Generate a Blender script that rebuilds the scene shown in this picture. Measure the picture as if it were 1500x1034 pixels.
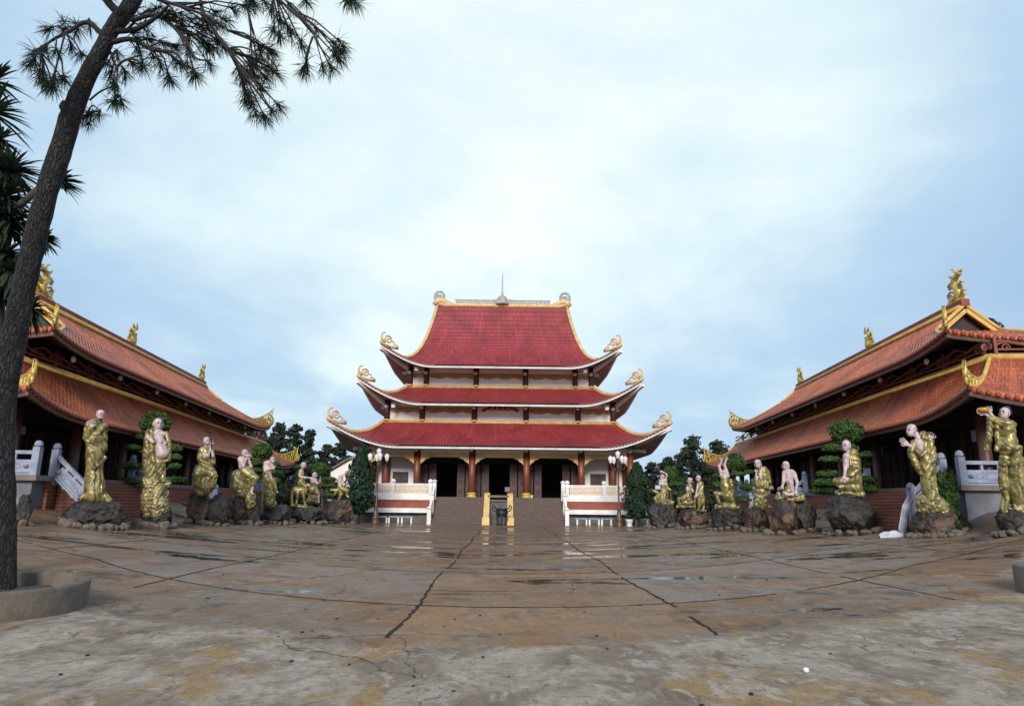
import bpy, math, random
import numpy as np
from mathutils import Vector, Matrix, noise as mnoise
R_ = math.radians
for o in list(bpy.data.objects): bpy.data.objects.remove(o)
scene = bpy.context.scene
COL = scene.collection

# ------------------------------------------------------------------ camera
F, W, H = 1000.0, 1500.0, 1034.0           # focal length and photo size in photo pixels
HOR, VX, ROLL = 737.0, 738.0, R_(0.6)
P0 = np.array([0, 0, 1.6])
_dx, _dy = VX - W/2, HOR - H/2
_c, _s = math.cos(ROLL), math.sin(ROLL)
_ux, _uy = _c*_dx + _s*_dy, -_s*_dx + _c*_dy
PITCH = math.atan2(_uy, F); YAW = math.atan2(-_ux, math.hypot(F, _uy))
FW = np.array([math.sin(YAW)*math.cos(PITCH), math.cos(YAW)*math.cos(PITCH), math.sin(PITCH)])
_rt = np.array([math.cos(YAW), -math.sin(YAW), 0]); _up = np.cross(_rt, FW)
RT, UP = _c*_rt + _s*_up, -_s*_rt + _c*_up
cam = bpy.data.cameras.new('camera'); camo = bpy.data.objects.new('camera', cam); COL.objects.link(camo)
cam.lens = 24.0; cam.sensor_width = 36.0; cam.clip_start = 0.05; cam.clip_end = 3000
camo.matrix_world = Matrix([[RT[0], UP[0], -FW[0], P0[0]], [RT[1], UP[1], -FW[1], P0[1]], [RT[2], UP[2], -FW[2], P0[2]], [0, 0, 0, 1]])
scene.camera = camo
scene.view_settings.view_transform = 'Standard'; scene.view_settings.look = 'None'
scene.view_settings.gamma = 1.0; scene.view_settings.exposure = 0.45
try:
    scene.cycles.max_bounces = 6; scene.cycles.transparent_max_bounces = 6
except Exception: pass

# ------------------------------------------------------------------ world and sun
SUN_EL, SUN_AZ = R_(25), R_(184)            # high behind the camera, softened by the cloud
world = bpy.data.worlds.new('World'); scene.world = world; world.use_nodes = True
wt = world.node_tree; wt.nodes.clear()
class NT:
    """small helper to write node graphs"""
    def __init__(s, tree): s.t = tree
    def __call__(s, typ, out=0, props=None, **inp):
        n = s.t.nodes.new(typ)
        for k, v in (props or {}).items(): setattr(n, k, v)
        for k, v in inp.items():
            key = int(k[1:]) if k[0] == '_' and k[1:].isdigit() else k.replace('_', ' ')
            sk = n.inputs[key]
            if isinstance(v, bpy.types.NodeSocket): s.t.links.new(v, sk)
            else: sk.default_value = v
        return n.outputs[out] if out is not None else n
    def math(s, op, a, b=0.0, c=None, clamp=False):
        n = s.t.nodes.new('ShaderNodeMath'); n.operation = op; n.use_clamp = clamp
        for i, v in enumerate((a, b) + ((c,) if c is not None else ())):
            if isinstance(v, bpy.types.NodeSocket): s.t.links.new(v, n.inputs[i])
            else: n.inputs[i].default_value = v
        return n.outputs[0]
    def mix(s, f, a, b, blend='MIX'):
        n = s.t.nodes.new('ShaderNodeMix'); n.data_type = 'RGBA'; n.blend_type = blend
        for i, v in ((0, f), (6, a), (7, b)):
            if isinstance(v, bpy.types.NodeSocket): s.t.links.new(v, n.inputs[i])
            else: n.inputs[i].default_value = v if i == 0 or len(v) == 4 else (*v, 1)
        return n.outputs[2]
    def ramp(s, f, stops):
        n = s.t.nodes.new('ShaderNodeValToRGB'); cr = n.color_ramp
        while len(cr.elements) < len(stops): cr.elements.new(0.5)
        for e, (p, c) in zip(cr.elements, stops):
            e.position = p; e.color = (c, c, c, 1) if not hasattr(c, '__len__') else (*c, 1)
        s.t.links.new(f, n.inputs[0]); return n.outputs[0]
    def rng(s, v, a, b, c=0.0, d=1.0, smooth=True):
        n = s.t.nodes.new('ShaderNodeMapRange'); n.interpolation_type = 'SMOOTHSTEP' if smooth else 'LINEAR'
        s.t.links.new(v, n.inputs[0])
        for i, x in enumerate((a, b, c, d)): n.inputs[i+1].default_value = x
        return n.outputs[0]
w = NT(wt)
sky = w('ShaderNodeTexSky', props=dict(sky_type='NISHITA', sun_disc=False, sun_elevation=SUN_EL, sun_rotation=SUN_AZ, air_density=1.2, dust_density=2.0, ozone_density=1.5))
gen = w('ShaderNodeTexCoord', out=0)
sep = w('ShaderNodeSeparateXYZ', out=None, _0=gen)
zz = w.math('ADD', w.math('MAXIMUM', sep.outputs[2], 0.0), 0.22)
cx_, cy_ = w.math('DIVIDE', sep.outputs[0], zz), w.math('DIVIDE', sep.outputs[1], zz)
cv = w('ShaderNodeCombineXYZ', _0=cx_, _1=cy_, _2=0.0)
n1 = w('ShaderNodeTexNoise', Vector=cv, Scale=0.85, Detail=5.0, Roughness=0.5, Distortion=0.5)
n2 = w('ShaderNodeTexNoise', Vector=cv, Scale=2.4, Detail=5.0, Roughness=0.55, Distortion=0.2)
nn = w.math('ADD', w.math('MULTIPLY', n1, 0.72), w.math('MULTIPLY', n2, 0.28))
gd = (0.0, math.cos(R_(37)), math.sin(R_(37)))
dt = w('ShaderNodeVectorMath', out=1, props=dict(operation='DOT_PRODUCT'), _0=gen, _1=gd)
glow = w.rng(dt, 0.72, 1.0)
cl = w.math('ADD', w.math('MULTIPLY', w.rng(nn, 0.34, 0.68), 0.55), w.math('MULTIPLY', glow, 0.60), clamp=True)
cc = w.ramp(cl, [(0.0, (0.295, 0.425, 0.605)), (0.4, (0.40, 0.54, 0.675)), (0.75, (0.60, 0.72, 0.755)), (1.0, (0.755, 0.81, 0.79))])
bgc = w('ShaderNodeBackground', Color=cc, Strength=1.0)
bgs = w('ShaderNodeBackground', Color=sky, Strength=0.1)
wmix = w('ShaderNodeMixShader', _0=0.92, _1=bgs, _2=bgc)
w('ShaderNodeOutputWorld', out=None, Surface=wmix)
sun = bpy.data.lights.new('sun', 'SUN'); sun.energy = 2.6; sun.angle = R_(18); sun.color = (1.0, 0.96, 0.9)
suno = bpy.data.objects.new('sun', sun); COL.objects.link(suno)
_sd = Vector((math.sin(SUN_AZ)*math.cos(SUN_EL), math.cos(SUN_AZ)*math.cos(SUN_EL), math.sin(SUN_EL)))
suno.rotation_euler = _sd.to_track_quat('Z', 'Y').to_euler(); suno.location = (0, 0, 60)

# ------------------------------------------------------------------ pixel to place
def ray(px, py): return FW + RT*(px - W/2)/F - UP*(py - H/2)/F
def atY(px, py, Y):
    r = ray(px, py); return Vector(P0 + r*(Y/r[1]))
def sstep(t): t = min(1, max(0, t)); return t*t*(3 - 2*t)
def gz(x, y):
    """height of the paved yard: flat in the middle, rising to the halls on both sides"""
    t = sstep((54 - y)/18.0)
    ax = abs(x)
    side = 0.60*sstep((ax - 14.2)/2.2)
    return .0036*min(ax, 16)**2*max(t, 0.0 if ax < 15 else 0.45*sstep((ax-15)/2)) + side*max(t, 0.5)
def ground(px, py):
    r = ray(px, py)
    for t in np.arange(3, 90, .02):
        p = P0 + r*(t/r[1])
        if p[2] < gz(p[0], p[1]): return Vector(p)
def gpt(px, Y):
    """ground point under photo column px at depth Y"""
    p = atY(px, 760, Y); return Vector((p.x, Y, gz(p.x, Y)))

# ------------------------------------------------------------------ mesh building
class MB:
    def __init__(s): s.v = []; s.f = []; s.uv = None
    def add(s, vs, fs):
        o = len(s.v); s.v.extend([tuple(p) for p in vs]); s.f.extend([tuple(i + o for i in f) for f in fs]); return s
    def box(s, x0, x1, y0, y1, z0, z1):
        return s.add([(x0,y0,z0),(x1,y0,z0),(x1,y1,z0),(x0,y1,z0),(x0,y0,z1),(x1,y0,z1),(x1,y1,z1),(x0,y1,z1)],
                     [(0,3,2,1),(4,5,6,7),(0,1,5,4),(1,2,6,5),(2,3,7,6),(3,0,4,7)])
    def bar(s, a, b, wd, ht):
        """box from a to b, wd wide (horizontal) and ht high"""
        a, b = Vector(a), Vector(b); d = (b - a).normalized()
        sd = d.cross(Vector((0,0,1)));  sd = Vector((1,0,0)) if sd.length < 1e-4 else sd.normalized()
        u = sd.cross(d).normalized(); vs = []
        for p in (a, b):
            for i, j in ((-1,-1),(1,-1),(1,1),(-1,1)): vs.append(p + sd*wd/2*i + u*ht/2*j)
        return s.add(vs, [(0,1,2,3),(7,6,5,4),(0,4,5,1),(1,5,6,2),(2,6,7,3),(3,7,4,0)])
    def tube(s, pts, r, n=8, flat=1.0):
        pts = [Vector(p) for p in pts]; m = len(pts)
        rs = r if hasattr(r, '__len__') else [r]*m
        d0 = (pts[1] - pts[0]).normalized()
        ref = Vector((0,0,1)) if abs(d0.z) < .9 else Vector((0,1,0))
        x = d0.cross(ref).normalized(); vs = []; fs = []
        for i, p in enumerate(pts):
            d = (pts[min(i+1, m-1)] - pts[max(i-1, 0)]).normalized()
            x = (x - d*x.dot(d));  x = x.normalized() if x.length > 1e-6 else d.orthogonal().normalized()
            y = d.cross(x)
            for k in range(n):
                a = 2*math.pi*k/n; vs.append(p + (x*math.cos(a)*flat + y*math.sin(a))*rs[i])
        for i in range(m-1):
            for k in range(n):
                k2 = (k+1) % n; fs.append((i*n+k, i*n+k2, (i+1)*n+k2, (i+1)*n+k))
        fs.append(tuple(range(n-1, -1, -1))); fs.append(tuple((m-1)*n + k for k in range(n)))
        return s.add(vs, fs)
    def lathe(s, prof, c=(0,0,0), n=20):
        vs = []; fs = []; m = len(prof)
        for r, z in prof:
            for k in range(n):
                a = 2*math.pi*k/n; vs.append((c[0] + r*math.cos(a), c[1] + r*math.sin(a), c[2] + z))
        for i in range(m-1):
            for k in range(n):
                k2 = (k+1) % n; fs.append((i*n+k, i*n+k2, (i+1)*n+k2, (i+1)*n+k))
        if prof[0][0] > 1e-4: fs.append(tuple(range(n-1, -1, -1)))
        if prof[-1][0] > 1e-4: fs.append(tuple((m-1)*n + k for k in range(n)))
        return s.add(vs, fs)
    def ell(s, c, rx, ry, rz, n=14, m=9):
        prof = [(math.sin(math.pi*i/m), -math.cos(math.pi*i/m)) for i in range(m+1)]
        vs = []; fs = []
        for r, z in prof:
            for k in range(n):
                a = 2*math.pi*k/n; vs.append((c[0] + rx*r*math.cos(a), c[1] + ry*r*math.sin(a), c[2] + rz*z))
        for i in range(m):
            for k in range(n):
                k2 = (k+1) % n; fs.append((i*n+k, i*n+k2, (i+1)*n+k2, (i+1)*n+k))
        return s.add(vs, fs)
    def grid(s, fn, nu, nv):
        vs = [fn(i/nu, j/nv) for j in range(nv+1) for i in range(nu+1)]
        fs = [(j*(nu+1)+i, j*(nu+1)+i+1, (j+1)*(nu+1)+i+1, (j+1)*(nu+1)+i) for j in range(nv) for i in range(nu)]
        return s.add(vs, fs)
    def build(s, name, m, parent=None, smooth=False, bevel=0.0, xf=None, world=False, flip=False, uvs=None):
        vs = [xf(*p) for p in s.v] if xf else s.v
        me = bpy.data.meshes.new(name)
        me.from_pydata([tuple(p) for p in vs], [], [f[::-1] for f in s.f] if flip else s.f)
        if uvs is not None:
            ul = me.uv_layers.new(name='UVMap'); idx = np.empty(len(me.loops), dtype=np.int64); me.loops.foreach_get('vertex_index', idx)
            ul.data.foreach_set('uv', np.asarray(uvs, dtype=np.float32)[idx].ravel())
        if smooth: me.polygons.foreach_set('use_smooth', [True]*len(me.polygons))
        me.materials.append(m); me.update()
        o = bpy.data.objects.new(name, me); COL.objects.link(o)
        if parent is not None:
            o.parent = parent
            if world: o.location = -parent.location
        if bevel:
            b = o.modifiers.new('edge', 'BEVEL'); b.width = bevel; b.segments = 2; b.limit_method = 'ANGLE'
        return o
def tag(o, label, cat, group=None, kind=None):
    if label: o['label'] = label
    if cat: o['category'] = cat
    if group: o['group'] = group
    if kind: o['kind'] = kind
    return o
def thing(name, label, cat, loc=(0,0,0), rz=0.0, group=None):
    o = bpy.data.objects.new(name, None); COL.objects.link(o); o.location = loc; o.rotation_euler = (0,0,rz)
    o.empty_display_size = 0.3
    return tag(o, label, cat, group)
def copy_tree(o, parent=None):
    c = o.copy(); COL.objects.link(c); c.parent = parent
    for ch in [x for x in COL.objects if x.parent == o]: copy_tree(ch, c)
    return c

# ------------------------------------------------------------------ materials
def mat(name, col, rough=0.6, col2=None, nscale=3.0, namt=1.0, bump=0.0, bscale=20.0, metal=0.0, spec=0.5, stretch=None, detail=6.0):
    m = bpy.data.materials.new(name); m.use_nodes = True; t = m.node_tree; t.nodes.clear(); n = NT(t)
    co = n('ShaderNodeTexCoord', out=3)
    if stretch: co = n('ShaderNodeMapping', Vector=co, Scale=stretch)
    ns = n('ShaderNodeTexNoise', Vector=co, Scale=nscale, Detail=detail, Roughness=0.6)
    c = n.mix(n.math('MULTIPLY', n.rng(ns, 0.3, 0.7), namt), col, col2 or tuple(x*0.75 for x in col))
    b = n('ShaderNodeBsdfPrincipled', out=None, Base_Color=c, Roughness=rough, Metallic=metal)
    b.inputs['Specular IOR Level'].default_value = spec
    rr = n.math('ADD', n.math('MULTIPLY', ns, 0.25), rough - 0.12, clamp=True); t.links.new(rr, b.inputs['Roughness'])
    if bump:
        nb = n('ShaderNodeTexNoise', Vector=co, Scale=bscale, Detail=6.0, Roughness=0.65)
        t.links.new(n('ShaderNodeBump', Height=nb, Strength=min(1.0, bump), Distance=0.02*max(1, bump)), b.inputs['Normal'])
    n('ShaderNodeOutputMaterial', out=None, Surface=b.outputs[0])
    return m
def tile_mat(name, col, col2, bw, rh, mortar=0.06):
    """overlapping roof tiles, laid out in metres along the eave and down the slope"""
    m = bpy.data.materials.new(name); m.use_nodes = True; t = m.node_tree; t.nodes.clear(); n = NT(t)
    uv = n('ShaderNodeTexCoord', out=2); ob = n('ShaderNodeTexCoord', out=3)
    br = n('ShaderNodeTexBrick', out=None, Vector=uv, Color1=(*col, 1), Color2=(*col2, 1), Mortar=(*(x*0.45 for x in col), 1), Scale=1.0, Mortar_Size=mortar*rh, Brick_Width=bw, Row_Height=rh, Mortar_Smooth=0.4)
    ns = n('ShaderNodeTexNoise', Vector=ob, Scale=0.5, Detail=8.0, Roughness=0.7)
    ns2 = n('ShaderNodeTexNoise', Vector=n('ShaderNodeMapping', Vector=uv, Scale=(2.5, 0.25, 1)), Scale=1.0, Detail=5.0)
    c = n.mix(n.rng(ns, 0.42, 0.66, 0, 0.7), br.outputs[0], tuple(x*0.5 for x in col))
    c = n.mix(n.rng(ns2, 0.5, 0.75, 0, 0.35), c, tuple(min(1, x*1.4 + 0.015) for x in col2))
    suv = n('ShaderNodeSeparateXYZ', out=None, _0=uv)
    row = n.math('FRACT', n.math('DIVIDE', suv.outputs[1], rh))
    h = n.math('ADD', n.math('MULTIPLY', row, 0.8), n.math('MULTIPLY', br.outputs[1], -0.5))
    bp = n('ShaderNodeBump', Height=h, Strength=0.9, Distance=0.035)
    b = n('ShaderNodeBsdfPrincipled', out=None, Base_Color=c, Roughness=0.5, Normal=bp)
    n('ShaderNodeOutputMaterial', out=None, Surface=b.outputs[0]); return m
def leaf_mat(name, col, col2, sc=1.5):
    m = bpy.data.materials.new(name); m.use_nodes = True; t = m.node_tree; t.nodes.clear(); n = NT(t)
    co = n('ShaderNodeTexCoord', out=3); geo = n('ShaderNodeNewGeometry', out=None)
    ns = n('ShaderNodeTexNoise', Vector=co, Scale=sc, Detail=4.0)
    f = n.math('ADD', n.math('MULTIPLY', n.rng(ns, 0.35, 0.65), 0.6), n.math('MULTIPLY', geo.outputs['Random Per Island'], 0.4), clamp=True)
    c = n.mix(f, col, col2)
    b = n('ShaderNodeBsdfPrincipled', out=None, Base_Color=c, Roughness=0.7); b.inputs['Specular IOR Level'].default_value = 0.12
    tr = n('ShaderNodeBsdfTranslucent', Color=c)
    n('ShaderNodeOutputMaterial', out=None, Surface=n('ShaderNodeMixShader', _0=0.18, _1=b.outputs[0], _2=tr)); return m

M = dict(
    red_tile=tile_mat('red_glazed_tile', (0.27, 0.026, 0.033), (0.34, 0.042, 0.046), 0.22, 0.30, 0.07),
    clay_tile=tile_mat('clay_tile', (0.40, 0.088, 0.034), (0.52, 0.135, 0.055), 0.27, 0.26, 0.05),
    clay_edge=mat('clay_edge', (0.26, 0.075, 0.04), 0.6, (0.36, 0.12, 0.07), 6),
    dark_edge=mat('dark_tile_edge', (0.05, 0.008, 0.01), 0.5),
    white=mat('white_paint', (0.78, 0.75, 0.72), 0.55, (0.62, 0.58, 0.54), 1.2, bump=0.15),
    wall=mat('pale_plaster', (0.86, 0.78, 0.75), 0.75, (0.76, 0.67, 0.64), 0.8, bump=0.2),
    soffit=mat('mauve_soffit', (0.38, 0.29, 0.29), 0.75, (0.28, 0.20, 0.20), 0.7),
    palestone=mat('pale_grey_ornament', (0.42, 0.40, 0.38), 0.6, (0.24, 0.22, 0.21), 5), tan=mat('tan_trim', (0.66, 0.45, 0.21), 0.5, (0.48, 0.28, 0.10), 2.5, bump=0.3),
    cream=mat('cream_paint', (0.72, 0.50, 0.20), 0.5, (0.55, 0.34, 0.11), 1.5, bump=0.1),
    ochre=mat('ochre_paint', (0.40, 0.25, 0.085), 0.6, (0.30, 0.17, 0.05), 6),
    column=mat('red_brown_column', (0.22, 0.062, 0.03), 0.45, (0.14, 0.035, 0.018), 1.5),
    darkcol=mat('dark_red_column', (0.06, 0.014, 0.012), 0.5),
    yellow=mat('yellow_ring', (0.55, 0.40, 0.06), 0.45),
    doorwood=mat('dark_red_door', (0.040, 0.011, 0.011), 0.55, (0.020, 0.006, 0.006), 8),
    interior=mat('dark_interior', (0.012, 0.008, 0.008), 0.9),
    redband=mat('red_band', (0.26, 0.055, 0.03), 0.6, (0.19, 0.038, 0.022), 1.0, bump=0.1),
    panel=mat('carved_panel', (0.55, 0.40, 0.29), 0.7, (0.70, 0.58, 0.48), 14, bump=0.8, bscale=25),
    step=mat('dark_red_step', (0.050, 0.026, 0.020), 0.55, (0.085, 0.046, 0.036), 2.0, bump=0.2),
    edging=mat('pale_step_edge', (0.15, 0.088, 0.07), 0.5, (0.08, 0.045, 0.036), 3), greystone=mat('grey_stone', (0.12, 0.115, 0.11), 0.7, (0.06, 0.058, 0.055), 1.5, bump=0.4),
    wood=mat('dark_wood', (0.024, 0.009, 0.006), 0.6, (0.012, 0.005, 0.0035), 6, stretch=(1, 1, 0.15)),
    post=mat('brown_post', (0.10, 0.038, 0.020), 0.5, (0.05, 0.018, 0.011), 4, stretch=(1, 1, 0.15)),
    lattice=mat('red_lattice', (0.25, 0.075, 0.045), 0.55, (0.16, 0.045, 0.028), 3),
    gold=mat('gilded_ornament', (0.66, 0.48, 0.13), 0.42, (0.40, 0.26, 0.05), 6, metal=0.35, bump=0.5, bscale=30),
    goldtrim=mat('yellow_trim', (0.62, 0.40, 0.11), 0.5, (0.48, 0.28, 0.07), 3),
    brick=None, bluestone=mat('blue_grey_stone', (0.29, 0.315, 0.41), 0.6, (0.19, 0.205, 0.28), 4, bump=0.3),
    carve=mat('carved_relief', (0.24, 0.26, 0.36), 0.7), plinth=mat('grey_plinth', (0.17, 0.175, 0.20), 0.8, (0.10, 0.10, 0.11), 1.2, bump=0.4),
    slab=mat('edge_slab', (0.20, 0.16, 0.13), 0.6, (0.12, 0.09, 0.075), 2, bump=0.3),
    statuegold=mat('olive_gold_paint', (0.40, 0.325, 0.125), 0.36, (0.085, 0.064, 0.024), 5, metal=0.36, bump=0.35, bscale=24),
    skin=mat('pink_statue_skin', (0.57, 0.45, 0.44), 0.5, (0.38, 0.25, 0.255), 7, bump=0.2),
    palegold=mat('worn_gold', (0.42, 0.345, 0.14), 0.40, (0.06, 0.045, 0.025), 6, metal=0.30, bump=0.6, bscale=14),
    black=mat('black_hair', (0.012, 0.012, 0.016), 0.6), iron=mat('dark_iron', (0.03, 0.032, 0.045), 0.45, metal=0.3),
    lampglass=mat('white_lamp_glass', (0.80, 0.78, 0.74), 0.25), lamppost=mat('brown_lamp_metal', (0.10, 0.045, 0.03), 0.4),
    rim=mat('concrete_rim', (0.15, 0.118, 0.085), 0.8, (0.09, 0.072, 0.055), 3, bump=0.9, bscale=14), soil=mat('planter_soil', (0.020, 0.016, 0.012), 0.95, (0.06, 0.058, 0.045), 9, bump=1.0),
    stone=mat('round_stone', (0.17, 0.135, 0.10), 0.7, (0.07, 0.053, 0.042), 3, bump=0.6),
    cloth=mat('white_plastic_sheet', (0.50, 0.48, 0.54), 0.4, (0.34, 0.32, 0.38), 5),
    bark=None, branch=mat('pine_branch', (0.022, 0.016, 0.015), 0.9), trunk2=mat('tree_trunk', (0.06, 0.047, 0.04), 0.9, bump=0.8),
    needle=leaf_mat('pine_needles', (0.010, 0.020, 0.016), (0.030, 0.045, 0.026)), palm=leaf_mat('palm_leaf', (0.014, 0.026, 0.018), (0.04, 0.065, 0.035)),
    farleaf=leaf_mat('far_tree_leaf', (0.014, 0.022, 0.016), (0.055, 0.07, 0.048), 0.5), bonsai=leaf_mat('clipped_leaf', (0.028, 0.07, 0.018), (0.085, 0.14, 0.04), 2.5),
    cypress=leaf_mat('cypress_leaf', (0.012, 0.03, 0.016), (0.03, 0.06, 0.03), 2.0),
)
def brick_mat():
    m = bpy.data.materials.new('red_brick'); m.use_nodes = True; t = m.node_tree; t.nodes.clear(); n = NT(t)
    co = n('ShaderNodeTexCoord', out=3); s = n('ShaderNodeSeparateXYZ', out=None, _0=co)
    v = n('ShaderNodeCombineXYZ', _0=n.math('ADD', s.outputs[0], s.outputs[1]), _1=s.outputs[2], _2=0.0)
    br = n('ShaderNodeTexBrick', out=None, Vector=v, Color1=(0.26, 0.055, 0.028, 1), Color2=(0.17, 0.035, 0.02, 1), Mortar=(0.30, 0.20, 0.15, 1), Scale=1.0, Mortar_Size=0.012, Brick_Width=0.5, Row_Height=0.125)
    ns = n('ShaderNodeTexNoise', Vector=co, Scale=4.0, Detail=6.0)
    c = n.mix(n.rng(ns, 0.4, 0.75, 0, 0.5), br.outputs[0], (0.07, 0.03, 0.02))
    b = n('ShaderNodeBsdfPrincipled', out=None, Base_Color=c, Roughness=0.6, Normal=n('ShaderNodeBump', Height=br.outputs[1], Strength=0.5, Distance=-0.02))
    n('ShaderNodeOutputMaterial', out=None, Surface=b.outputs[0]); return m
M['brick'] = brick_mat()
def bark_mat():
    m = bpy.data.materials.new('pine_bark'); m.use_nodes = True; t = m.node_tree; t.nodes.clear(); n = NT(t)
    co = n('ShaderNodeTexCoord', out=3); mp = n('ShaderNodeMapping', Vector=co, Scale=(1, 1, 0.20))
    wv = n('ShaderNodeTexNoise', out=1, Vector=co, Scale=4.0, Detail=4.0)
    mp = n('ShaderNodeVectorMath', props=dict(operation='MULTIPLY_ADD'), _0=wv, _1=(0.16, 0.16, 0.10), _2=mp)
    vo = n('ShaderNodeTexVoronoi', props=dict(feature='DISTANCE_TO_EDGE'), Vector=mp, Scale=24.0)
    ns = n('ShaderNodeTexNoise', Vector=mp, Scale=22.0, Detail=6.0, Roughness=0.7)
    pl = n.rng(vo, 0.02, 0.22)
    c = n.mix(n.math('MULTIPLY', pl, n.rng(ns, 0.3, 0.75)), (0.005, 0.004, 0.005), (0.058, 0.046, 0.048))
    h = n.math('ADD', pl, n.math('MULTIPLY', ns, 0.5))
    b = n('ShaderNodeBsdfPrincipled', out=None, Base_Color=c, Roughness=0.85, Normal=n('ShaderNodeBump', Height=h, Strength=1.0, Distance=0.05))
    n('ShaderNodeOutputMaterial', out=None, Surface=b.outputs[0]); return m
M['bark'] = bark_mat()
def rock_mat(name, a, b_, c_):
    m = bpy.data.materials.new(name); m.use_nodes = True; t = m.node_tree; t.nodes.clear(); n = NT(t)
    co = n('ShaderNodeTexCoord', out=3)
    n1 = n('ShaderNodeTexNoise', Vector=co, Scale=1.3, Detail=5.0, Roughness=0.6, Distortion=0.6); n2 = n('ShaderNodeTexNoise', Vector=co, Scale=7.0, Detail=8.0, Roughness=0.7)
    c = n.mix(n.rng(n1, 0.46, 0.60), a, b_); c = n.mix(n.rng(n2, 0.52, 0.75, 0, 0.8), c, c_)
    b = n('ShaderNodeBsdfPrincipled', out=None, Base_Color=c, Roughness=n.rng(n2, 0.3, 0.7, 0.3, 0.75), Normal=n('ShaderNodeBump', Height=n2, Strength=0.9, Distance=0.06))
    n('ShaderNodeOutputMaterial', out=None, Surface=b.outputs[0]); return m
M['rock_dark'] = rock_mat('wet_dark_rock', (0.012, 0.010, 0.009), (0.034, 0.024, 0.017), (0.10, 0.072, 0.05))
M['rock_brown'] = rock_mat('brown_rock', (0.020, 0.013, 0.009), (0.12, 0.062, 0.030), (0.05, 0.032, 0.022))

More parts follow.
